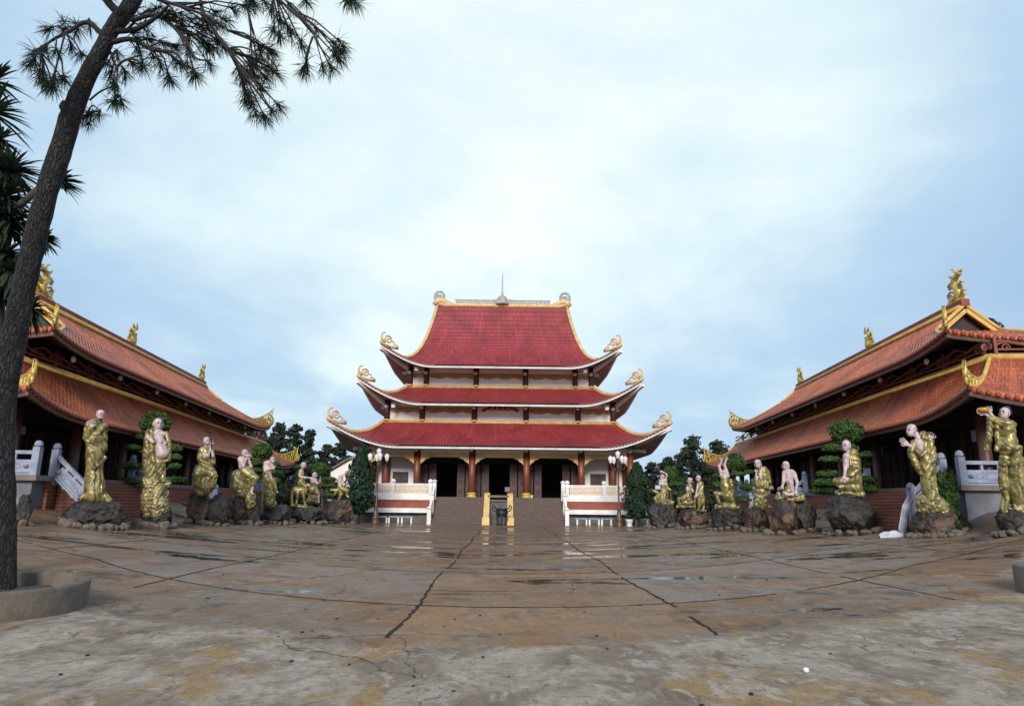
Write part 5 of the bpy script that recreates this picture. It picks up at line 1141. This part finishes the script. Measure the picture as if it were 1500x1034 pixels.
bonsai('round-topped clipped tree with stacked leaf pads behind the pot-bellied monk', FA, [(712,165,120,82), (575,257,42,24), (540,342,70,26), (515,480,100,30), (510,598,90,28), (860,350,58,34), (862,415,52,26), (855,482,48,24), (862,588,95,30), (700,300,60,40)], [(700,640), (690,500), (715,380), (705,250)], 228, 29.4)
bonsai('dome-topped clipped tree with stacked pads behind the upright seated monk', FH, [(258,168,138,82), (150,298,82,40), (130,382,92,32), (112,492,92,36), (85,560,105,42), (80,618,108,36), (405,345,60,32), (405,412,50,30), (425,535,65,32), (455,605,78,34), (270,300,80,50)], [(250,640), (265,520), (240,380), (255,270)], 1240, 29.6)
bonsai('clipped tree behind the monk covering his face', (340, 560, 6.46), [(283,658,108,70), (215,770,70,28), (235,835,75,26), (225,905,70,28), (400,775,60,26), (410,850,60,26), (400,930,66,28), (290,760,50,40)], [(300,1020), (310,900), (290,760)], 383, 38.0, .9)
bonsai('clipped tree behind the small monk with the staff', FD, [(520,238,116,76), (610,362,105,32), (550,440,70,24), (645,440,66,24), (600,565,85,28), (470,380,50,24)], [(540,690), (530,520), (525,330)], 472, 47.0, .9)
bonsai('clipped tree directly behind the monk with raised arms', FF, [(342,205,118,92), (375,330,95,30), (150,350,55,26), (150,445,62,42), (495,310,60,30), (480,470,92,62), (440,612,82,30), (330,430,60,50)], [(340,700), (330,520), (345,330)], 1076, 39.5, .9)
bonsai('cone-topped clipped tree behind the monk with the white box', FE, [(395,235,118,112), (470,372,125,38), (470,490,105,40), (360,440,70,40)], [(410,690), (400,500), (395,330)], 982, 48.0, .9)
def cypress(label, px, yt, hw, Y):
    g = gpt(px, Y); zt = atY(px, yt, Y).z; h = zt - g.z; w_ = hw*Y/F
    t = thing('cypress_tree', label, 'tree', (g.x, g.y, g.z), 0, 'dark trees at the temple terrace')
    mb = MB(); mb.tube([(0, 0, -.1), (.03, 0, h*.4), (0, .02, h*.85)], [.11, .08, .03], 7)
    cr = MB(); off = Vector((px, 0, 0))
    for i in range(2600):
        z = rv.uniform(.14, 1.0); prof = (min(1, (z - .10)/.22)**.7)*(1 - ((z - .14)/.88)**2.1)**.75; a = rv.uniform(0, 6.28)
        rr = w_*prof*(1 + .75*mnoise.noise(Vector((math.cos(a)*1.5, math.sin(a)*1.5, z*4.5)) + off) + .3*mnoise.noise(Vector((math.cos(a)*4, math.sin(a)*4, z*13)) + off))*rv.random()**.35
        leaf(cr, (rr*math.cos(a), rr*math.sin(a), z*h), (math.cos(a), math.sin(a), .4 + rv.uniform(-.5, .5)), .17*rv.uniform(.7, 1.3), 2.0)
    cr.build('crown', M['cypress'], t); mb.build('trunk', M['trunk2'], t, True)
cypress('dark bushy cypress in front of the temple beside the ring-holding monk', 525, 654, 26, 52.0)
cypress('dark egg-shaped cypress in front of the temple beside the white-box monk', 935, 678, 22, 52.3)
def far_tree(label, px, yt, hw, Y, ybot=None, dens=1.0, name='pine_tree', group='dark trees beyond the halls', bare=.35):
    g = gpt(px, Y); zt = atY(px, yt, Y).z; h = zt - g.z; w_ = hw*Y/F
    t = thing(name, label, 'tree', (g.x, g.y, g.z), 0, group)
    tr = MB(); bend = rv.uniform(-.3, .3); tr.tube([(0, 0, -.2), (bend, 0, h*.5), (bend*.5, 0, h*.95)], [.24, .17, .05], 7)
    cr = MB(); n = int(46*dens)
    for i in range(n):
        z = bare + (1 - bare)*(i + rv.random())/n; prof = math.sin(math.pi*min(1, .22 + .78*(z - bare)/(1 - bare)))**.7 + .10; a = rv.uniform(0, 6.28); rr = w_*prof*rv.uniform(.05, 1.05)
        c = Vector((bend*.7 + rr*math.cos(a), rr*math.sin(a), z*h - .3)); s = rv.uniform(.35, .95)*max(.5, w_*.36)
        tr.tube([(bend*.7, 0, c.z - .5), c], [.06, .02], 5)
        for k in range(int(60*dens)):
            d = rdir(); q = c + Vector((d.x*s*1.35, d.y*s*1.35, d.z*s*.75))*rv.random()**.5; leaf(cr, q, d + rdir()*.9, rv.uniform(.14, .34), 1.9)
    cr.build('crown', M['farleaf'], t); tr.build('trunk', M['trunk2'], t, True)
for args in [
    ('broad dark tree rising just past the left hall roof end', 372, 612, 24, 72), ('dark ragged tree between left hall and tall umbrella trees', 402, 619, 22, 78),
    ('tall flat-topped dark tree, highest of the group beside the temple', 426, 619, 18, 84), ('flat-topped dark tree leaning over the gap by the temple', 446, 627, 17, 83),
    ('small dark tree showing under the temple roof tip', 474, 650, 18, 86), ('low dark tree behind the cream house gable', 492, 648, 20, 92),
    ('dark pine with a pointed crown, tallest between temple and right hall', 1021, 638, 26, 80), ('dark pine partly behind the right hall roof tip', 1060, 644, 26, 78),
    ('rounded dark tree standing right of the temple roof tip', 983, 668, 22, 84), ('low dark tree nearest the temple corner', 956, 676, 20, 88), ('dark tree between the pointed pine and the temple', 1000, 660, 20, 90), ('low dark tree under the far roof tip of the right hall', 1040, 672, 24, 72),
    ('dark ragged tree low behind the riding monk', 450, 668, 24, 70), ('dark tree seen behind the hunched monk', 412, 660, 26, 68)]:
    far_tree(*args, bare=.22 if args[2] > 655 else .34)
far_tree('tree crown showing above the right hall roof at the picture edge', 1494, 466, 24, 62, bare=.6, dens=1.1)
def bush(label, px, yt, hw, Y, m='farleaf'):
    g = gpt(px, Y); zt = atY(px, yt, Y).z; h = zt - g.z; w_ = hw*Y/F
    mb = MB()
    for i in range(7):
        a = rv.uniform(0, 6.28); q = rv.uniform(0, .6); s = rv.uniform(.45, .7)
        c = Vector((g.x + w_*q*math.cos(a), g.y + w_*q*math.sin(a), g.z + h*rv.uniform(.35, .68)))
        for k in range(170):
            d = rdir(); p = c + Vector((d.x*w_*s, d.y*w_*s, d.z*h*.36))*rv.random()**.35; leaf(mb, p, d + rdir()*.8, rv.uniform(.14, .28), 1.7)
        mb.ell(c, w_*s*.6, w_*s*.6, h*.25, 8, 6)
    for k in range(120): leaf(mb, (g.x + rv.uniform(-w_, w_), g.y + rv.uniform(-w_, w_), g.z + rv.uniform(0, h*.4)), rdir(), .22)
    o = mb.build('bush', M[m]); tag(o, label, 'bush', 'bushes behind the statues')
for args in [('dark bush low behind the hunched monk', 405, 706, 24, 56), ('dark bush behind the riding monk', 432, 694, 24, 58), ('dark bush below the cream house', 488, 700, 20, 60), ('dark bush left of the temple cypress', 508, 712, 14, 57), ('dark bush between clipped tree and small monk', 458, 706, 18, 61),
             ('dark bush right of the temple cypress', 955, 706, 16, 58), ('dark bush behind the pair of monks', 1008, 700, 26, 58), ('dark bush behind the standing monk of the pair', 1040, 704, 22, 57), ('dark bush under the right hall roof tip', 1066, 716, 16, 60), ('dark bush behind the white-box monk', 978, 716, 20, 60)]: bush(*args)
bush('small leafy shrub beside the railing behind the bending monk', 1390, 684, 13, 23.0, 'bonsai')

# ------------------------------------------------------------------ leaning pine, palm, planters
px_tr = [(6,880,18),(3,790,20),(1,700,20.5),(3,610,20),(8,560,19.5),(17,510,19),(25,470,18.5),(33,430,18),(42,390,17.5),(52,348,18),(62,310,18),(72,271,18.5),(85,232,18),(96,193,17.5),(109,155,17.5),(126,116,15.5),(147,77,14.5),(167,39,14),(193,5,14.5),(214,-40,13),(240,-110,11)]
pine_t = thing('pine_tree', 'tall leaning pine with flaky bark and long needles in the round planter', 'tree', (-7.33, 10.74, .19))
n = len(px_tr); pts = []; rad = []
for i, (x, y, hw) in enumerate(px_tr):
    Y = 10.74 - 1.5*i/(n-1); p = atY(x, y, Y); pts.append(p); rad.append(hw*Y/F*.86)
pts[0].z = .0
def smooth_path(pts, rad, k=6):
    P, Rr = [], []
    for i in range(len(pts)-1):
        p0, p1, p2, p3 = pts[max(0, i-1)], pts[i], pts[i+1], pts[min(len(pts)-1, i+2)]
        for j in range(k):
            t = j/k; P.append(.5*((2*p1) + (p2-p0)*t + (2*p0 - 5*p1 + 4*p2 - p3)*t*t + (3*p1 - p0 - 3*p2 + p3)*t**3)); Rr.append(rad[i] + (rad[i+1]-rad[i])*t)
    P.append(pts[-1]); Rr.append(rad[-1]); return P, Rr
sp, sr = smooth_path(pts, rad, 10); mb = MB(); mb.tube(sp, sr, 40)
for i, v in enumerate(mb.v):                              # knobbly bark plates
    c = sp[min(len(sp)-1, i//40)]; d = Vector(v) - c; q = Vector((v[0]*9, v[1]*9, v[2]*2.6)); f_ = 1 + .10*mnoise.fractal(q, 1.0, 2.0, 3) + .06*mnoise.noise(q*.35); mb.v[i] = tuple(c + d*f_)
mb.build('trunk', M['bark'], pine_t, True, world=True)
ZP = lambda x, y, Y: atY(x/2.586, y/2.586, Y)
nd = MB()
def tuft(p, d, ln=.255, n=64):
    d = Vector(d).normalized()
    for i in range(n):
        a = rdir(); q = (d*rv.uniform(.15, 1.1) + a*rv.uniform(.4, 1.0)); q.z -= .12; q.normalize(); L = ln*rv.uniform(.65, 1.1); b = p + d*rv.uniform(-.09, .05)
        s = q.orthogonal().normalized(); s.rotate(Matrix.Rotation(rv.uniform(0, 6.28), 3, q)); s *= .0042
        e = b + q*L + Vector((0, 0, -.025)); m_ = b + q*L*.55
        k = len(nd.v); nd.v += [tuple(b - s), tuple(b + s), tuple(m_ + s), tuple(m_ - s), tuple(e)]; nd.f += [(k, k+1, k+2, k+3), (k+3, k+2, k+4)]
def limb(pxs, Ya, Yb, r0, r1, twigs=()):
    m_ = len(pxs); P = [ZP(x, y, Ya + (Yb-Ya)*i/(m_-1)) for i, (x, y) in enumerate(pxs)]; Rr = [r0 + (r1-r0)*i/(m_-1) for i in range(m_)]
    P, Rr = smooth_path(P, Rr, 4); b = MB(); b.tube(P, Rr, 7)
    for x, y in twigs:
        best = min(P, key=lambda q: (ZP(x, y, 9.6) - q).length + .6*max(0, 0)); Yt = best.y + rv.uniform(-.35, .35); e = ZP(x, y, Yt); mid = best.lerp(e, .5) + Vector((0, 0, rv.uniform(.02, .10)))
        b.tube([best, mid, e], [.018, .012, .009], 5); tuft(e, (e - mid) + Vector((0, 0, -.05)))
        if rv.random() < .25: e2 = e + rdir()*.12; b.tube([mid, e2], [.010, .007], 5); tuft(e2, e2 - mid, .22, 45)
    b.build('limb', M['branch'], pine_t, True, world=True)
limb([(395,140),(330,85),(265,118),(195,155),(150,195)], 9.6, 9.2, .045, .012, [(190,108),(130,200),(172,190),(212,190),(150,280),(180,320),(238,300),(268,170),(340,92),(310,205),(118,235),(165,300),(205,330),(290,110),(250,108)])
limb([(245,130),(225,210),(200,290)], 9.3, 9.1, .016, .008, [(240,295),(205,300)])
limb([(440,120),(520,110),(600,60),(640,20)], 9.5, 8.8, .05, .016, [(470,60),(560,42),(520,150),(540,95),(620,70),(600,30),(500,40),(650,55)])
limb([(430,160),(500,150),(580,190),(660,200),(700,250)], 9.5, 9.0, .045, .012, [(580,212),(640,292),(660,172),(680,240),(560,150),(520,190),(610,240),(650,215),(540,240),(620,165)])
limb([(420,200),(440,250),(470,230),(530,210)], 9.6, 9.3, .025, .010, [(470,270),(430,310),(540,250),(410,240),(445,205),(420,280),(500,240),(440,330)])
limb([(340,380),(385,345),(440,330),(445,370)], 9.8, 9.5, .016, .008, [(460,385),(430,385)])
limb([(325,440),(350,400),(380,425)], 9.9, 9.8, .014, .008, [(375,432),(345,430),(320,445)])
limb([(500,80),(600,60),(700,150),(740,220),(800,230)], 9.3, 8.6, .035, .010, [(740,282),(790,240),(760,130),(720,200),(800,172),(840,172),(700,60),(735,270),(775,175),(715,125),(820,150),(750,95)])
limb([(600,0),(700,30),(800,70),(860,110)], 9.2, 8.4, .03, .010, [(830,92),(810,42),(880,32),(930,22),(780,60),(850,75),(690,90),(790,110)])
limb([(755,-40),(770,50),(820,130),(880,210),(930,290),(990,370),(1020,410)], 9.0, 8.4, .028, .010, [(920,290),(985,330),(945,380),(970,425),(1030,420),(1052,398),(905,270),(1000,440),(930,350)])
limb([(860,185),(920,180),(980,210),(1030,260)], 8.7, 8.4, .014, .008, [(950,240),(1000,290),(1040,272),(965,280)])
limb([(930,0),(950,90),(945,200)], 8.8, 8.5, .014, .008, [(955,240),(970,215)])
limb([(1030,-30),(1090,30),(1170,100),(1210,175),(1250,225)], 8.8, 8.2, .024, .010, [(1190,100),(1060,132),(1100,122),(1140,162),(1060,62),(1100,22),(1030,32),(1292,162),(1270,190),(1250,250),(1040,110),(1085,95),(1275,215),(1290,190)])
limb([(860,115),(930,130),(1000,170)], 8.6, 8.4, .014, .008, [(1010,182),(985,175),(1025,195)])
limb([(1185,140),(1165,190),(1155,225)], 8.4, 8.3, .010, .007, [(1152,262),(1160,240)])
limb([(1270,-60),(1330,-20)], 8.4, 8.3, .012, .008, [(1345,5),(1325,0)]); limb([(1120,-40),(1160,-15)], 8.5, 8.4, .012, .008, [(1160,0)]); limb([(920,-60),(960,-10)], 8.5, 8.4, .012, .008, [(962,10),(1000,5)])
limb([(460,60),(420,20),(390,-20),(370,-70)], 9.5, 9.2, .07, .05, [(400,-40)])
limb([(245,390),(235,405),(238,415)], 9.9, 9.8, .05, .04)
nd.build('needle_crown', M['needle'], pine_t, world=True)
# spiky palm behind the pine
palm_t = thing('palm_tree', 'dark spiky-leaved palm growing behind the pine at the picture edge', 'tree', gpt(-6, 12.6), 0)
st = MB(); st.tube([gpt(-8, 12.6) + Vector((0, 0, -.1))] + [atY(*q, 12.6) for q in ((-10,640),(-6,480),(0,380),(2,300),(-4,200),(-14,170))], [.17, .15, .13, .12, .10, .09, .07], 10)
st.tube([atY(2, 330, 12.6), atY(30, 300, 12.4), atY(62, 272, 12.3)], [.08, .07, .06], 8); st.tube([atY(0, 420, 12.6), atY(30, 440, 12.5), atY(40, 455, 12.4)], [.07, .06, .05], 8)
st.build('trunk', M['trunk2'], palm_t, True, world=True)
lf = MB()
def rosette(px, py, Y, ln, n, up=.3, bias=(0, 0, 0)):
    n = int(n*1.9)
    c = atY(px, py, Y); bias = Vector(bias)
    for i in range(n):
        d = rdir() + bias; d.z = d.z*.8 + up; d.normalize(); L = ln*rv.uniform(.7, 1.1); s = d.cross(Vector((0, 0, 1))); s = s.normalized() if s.length > .05 else Vector((1, 0, 0)); w_ = .042*rv.uniform(.7, 1.2); k = len(lf.v)
        up_ = s.cross(d)
        for j in range(6):
            t = j/5; q = c + d*L*t + Vector((0, 0, -.28*L*t*t)); ww = w_*(1 - t)**.6*(.55 + .9*min(1, t*4)) if j < 5 else .001
            lf.v += [tuple(q - s*ww), tuple(q + up_*-.35*ww), tuple(q + s*ww)]
        for j in range(5):
            b = k + 3*j; lf.f += [(b, b+1, b+4, b+3), (b+1, b+2, b+5, b+4)]
for q in ((-14,165,12.6,.95,46,.5), (-2,205,12.6,.6,24,.2), (4,290,12.5,.85,60,.25), (16,318,12.4,.75,44,.0), (84,266,12.0,.50,30,.05,(1.3,-.3,0)), (14,250,12.6,.8,50,.4), (-4,330,12.5,.9,50,.1), (20,395,12.4,.6,40,-.1), (62,350,12.2,.34,22,.0,(1,0,0)), (44,452,12.3,.45,30,.0), (4,430,12.5,.5,34,-.1), (10,370,12.5,.55,34,-.2), (-10,120,12.7,.8,26,.5)): rosette(*q)
lf.build('leaves', M['palm'], palm_t, world=True)
def planter(label, cx, cy, a, b, h, wall=.15, axd=None):
    ax = math.atan2(cx, cy) if axd is None else axd; g = gz(cx, cy)
    t = thing('tree_planter', label, 'planter', (cx, cy, g), -ax, 'low concrete tree planters')
    mb = MB(); N_ = 72; prof = [(0, -.3), (.0, h - .03), (-.03, h), (-wall + .03, h), (-wall, h - .03), (-wall, -.1)]
    for i in range(N_):
        an = 2*math.pi*i/N_; jit = .012*mnoise.noise(Vector((math.cos(an)*3, math.sin(an)*3, cx))) 
        for o_, z in prof: mb.v.append(((a + o_ + jit)*math.cos(an), (b + o_ + jit)*math.sin(an), z + .022*mnoise.noise(Vector((math.cos(an)*5, math.sin(an)*5, 7 + cx)))*(z > 0)))
    m_ = len(prof)
    for i in range(N_):
        for j in range(m_-1): i2 = (i+1) % N_; mb.f.append((i*m_+j, i2*m_+j, i2*m_+j+1, i*m_+j+1))
    mb.build('rim', M['rim'], t, True)
    so = MB(); so.grid(lambda u, v: ((a-wall)*.995*(.02 + .98*v)*math.cos(u*2*math.pi), (b-wall)*.995*(.02 + .98*v)*math.sin(u*2*math.pi), h - .20 + .06*mnoise.noise(Vector((v*4*math.cos(u*6.28), v*4*math.sin(u*6.28), cx))) + .06*(1-v)), 48, 10); so.build('soil', M['soil'], t, True)
    return t
planter('round concrete planter ring around the leaning pine', -7.1, 10.0, 1.2, 1.55, .29)
pl2 = planter('concrete planter cut by the edge of the picture below the bowl-lifting statue', 9.62, 11.3, 1.2, 1.2, .36)

# ------------------------------------------------------------------ lamps, benches, burner and other small things
def lamp_post(label, px, Y):
    g = gpt(px, Y); t = thing('street_lamp', label, 'street lamp', (g.x, g.y, g.z - .02), 0, 'brown lamp posts before the temple')
    mb = MB(); mb.lathe([(.34, 0), (.36, .10), (.30, .16), (.26, .42), (.30, .50), (.20, .62), (.15, .95), (.10, 1.25), (.13, 1.32), (.07, 1.4), (.055, 4.2), (.11, 4.28), (.05, 4.36), (.04, 4.75), (0, 4.8)], n=16)
    mb.build('post', M['lamppost'], t, True)
    for k in range(5):
        a = 2*math.pi*k/4 + .35; x, y, z = (.62*math.cos(a), .62*math.sin(a), 4.55) if k < 4 else (0, 0, 4.92)
        am = MB()
        if k < 4: am.tube([(0, 0, 4.15), (.25*math.cos(a), .25*math.sin(a), 4.05), (.5*math.cos(a), .5*math.sin(a), 4.18), (x, y, z - .10)], .03, 6)
        am.lathe([(.0, -.10), (.07, -.08), (.09, -.02), (.05, 0)], (x, y, z), 10); arm = am.build('arm', M['lamppost'], t, True)
        gl = MB(); gl.lathe([(.07, 0), (.11, .06), (.15, .22), (.19, .40), (.17, .44), (.08, .50), (.03, .56), (0, .57)], (x, y, z), 12); gl.build('lamp_globe', M['lampglass'], arm, True)
lamp_post('brown five-lantern lamp post left of the temple stairs', 550, 51.0); lamp_post('brown five-lantern lamp post right of the temple stairs', 907, 51.0)
def bench(loc):
    t = thing('stone_bench', 'white stone bench in the row below the temple terrace', 'bench', loc, 0, 'white stone benches below the terrace')
    mb = MB(); mb.box(-.52, .52, -.2, .2, .44, .53); mb.build('seat', M['bluestone'], t, bevel=.015)
    for x in (-.36, .36):
        mb = MB(); mb.box(x - .06, x + .06, -.17, .17, 0, .438); mb.build('leg', M['white'], t)
    return t
b0 = None
for px in (560, 577, 596, 852, 870, 888, 925, 941):
    g = gpt(px, 54.9); g = Vector((g.x, 54.9, 0))
    if b0 is None: b0 = bench(g)
    else: c = copy_tree(b0); c.location = g
g = Vector((atY(735, 760, 52.0).x, 52.0, 0))
t = thing('incense_burner', 'dark three-legged incense urn between the two cream cheek walls', 'incense burner', g)
mb = MB(); mb.lathe([(.0, .62), (.30, .64), (.44, .78), (.46, .98), (.40, 1.12), (.50, 1.18), (.50, 1.25), (.40, 1.25), (.36, 1.0), (0, .95)], n=22); mb.build('bowl', M['iron'], t, True)
for k in range(3):
    a = 2*math.pi*k/3 + .52; mb = MB(); mb.tube([(.32*math.cos(a), .32*math.sin(a), .80), (.38*math.cos(a), .38*math.sin(a), .45), (.30*math.cos(a), .30*math.sin(a), .16), (.36*math.cos(a), .36*math.sin(a), 0)], [.12, .10, .075, .10], 9); mb.build('leg', M['iron'], t, True)
for s_ in (-1, 1):
    mb = MB(); mb.tube([(s_*.46, 0, 1.0), (s_*.66, 0, 1.1), (s_*.70, 0, 1.4), (s_*.60, 0, 1.52), (s_*.48, 0, 1.2)], .045, 7); mb.build('handle', M['iron'], t, True)
g = Vector((atY(743, 724, 56.1).x, 56.1, 2.22))
t = thing('notice_board', 'small grey board on a thin post at the head of the middle stone panel', 'sign', g)
mb = MB(); mb.tube([(0, 0, 0), (.04, 0, .42)], .03, 7); mb.build('post', M['greystone'], t); mb = MB(); mb.box(-.20, .22, -.03, .03, .30, .66); mb.build('board', M['slab'], t, bevel=.02)
for px, lab in ((922, 'white pot with a small plant beside the right lamp post'), (868, 'small white flower pot standing on the temple floor by a column')):
    if px == 922: g = Vector((atY(px, 760, 52.6).x, 52.6, gz(atY(px, 760, 52.6).x, 52.6))); k = 1.0
    else: g = Vector((atY(779, 728, 58.6).x, 58.6, FZ)); k = .45
    t = thing('flower_pot', lab, 'flower pot', g); mb = MB(); mb.lathe([(.22, 0), (.25, .05), (.16, .14), (.20, .22), (.32, .46), (.34, .52), (.27, .52), (.24, .44), (0, .42)], n=16); mb.v = [tuple(c*k for c in v) for v in mb.v]; mb.build('pot', M['white'], t, True)
    mb = MB()
    for i in range(60): d = rdir(); leaf(mb, (d.x*.25*k, d.y*.25*k, (.75 + d.z*.28)*k), d, .16*k)
    mb.build('plant', M['bonsai'], t)
# cream house behind the trees on the left
g = gpt(497, 74); t = thing('small_house', 'cream house with a low pitched roof half hidden behind the left cypress', 'house', (g.x, g.y, 0))
x0, x1 = atY(484, 700, 74).x - g.x, atY(540, 700, 74).x - g.x; ze, zr = atY(484, 690, 74).z, atY(512, 672, 74).z; xm = (x0 + x1)/2
mb = MB(); mb.add([(x0,0,0),(x1,0,0),(x1,0,ze),(xm,0,zr),(x0,0,ze),(x0,7,0),(x1,7,0),(x1,7,ze),(xm,7,zr),(x0,7,ze)], [(0,1,2,3,4),(9,8,7,6,5),(0,4,9,5),(1,6,7,2)]); mb.build('wall', M['wall'], t)
mb = MB(); mb.bar((x0 - .5, 3.4, ze - .12), (xm, 3.4, zr + .12), 7.6, .14); mb.bar((x1 + .5, 3.4, ze - .12), (xm, 3.4, zr + .12), 7.6, .14); mb.build('roof', M['slab'], t)
# white plastic sheet lying over the steps of the right hall
pts = [(1340,712,24.0), (1334,728,23.9), (1326,744,23.8), (1318,756,23.7), (1308,758,23.7), (1298,760,23.75), (1286,763,23.8)]; c3 = [atY(*p) for p in pts]; ws = [.16, .22, .26, .32, .36, .34, .2]
for i, p in enumerate(c3):
    p.z = max(p.z if i < 3 else 0, gz(p.x, p.y) + .05)
def sheet(u, v):
    f_ = v*(len(c3)-1); i = min(len(c3)-2, int(f_)); q = c3[i].lerp(c3[i+1], f_ - i); w_ = ws[i] + (ws[i+1]-ws[i])*(f_-i); d = (c3[i+1]-c3[i]).normalized(); s = d.cross(Vector((.3, -.8, .5))).normalized()
    return q + s*(u-.5)*w_ + Vector((0, -.02, 0)) + Vector((.1, -.4, 1))*(.035*mnoise.noise(Vector((u*3.5, v*9, 3))) + .018*mnoise.noise(Vector((u*11, v*34, 9))))
mb = MB(); mb.grid(sheet, 16, 70); o = mb.build('plastic_sheet', M['cloth'], smooth=True); s = o.modifiers.new('thick', 'SOLIDIFY'); s.thickness = .012
tag(o, 'crumpled white plastic sheet trailing down beside the brick steps', 'plastic sheet')
# specks lying on the concrete
PB = [rock_mesh('pebble', 1, .8, .5, 90 + i, M['soil'], 2, .15, 4) for i in range(3)]
rp = random.Random(5)
for i in range(46):
    x, y = rp.uniform(-6.5, 7.5), 6.0 + 9*rp.random()**1.6; 
    if abs(x)/y > .72: continue
    o = bpy.data.objects.new('pebble', rp.choice(PB)); COL.objects.link(o); k = rp.uniform(.012, .030); o.scale = (k*rp.uniform(.8, 1.5), k, k); o.location = (x, y, gz(x, y) + k*.3); o.rotation_euler = (0, 0, rp.uniform(0, 6.28))
    tag(o, 'tiny dark pebble lying on the wet concrete yard', 'pebble', 'dark pebbles on the yard')
g = ground(1181, 985); o = bpy.data.objects.new('white_ball', rock_mesh('white_ball', 1, 1, .95, 3, M['white'], 3, .02, 1)); COL.objects.link(o); o.scale = (.028,)*3; o.location = (g.x, g.y, g.z + .026); tag(o, 'small round white ball on the pale concrete', 'ball')
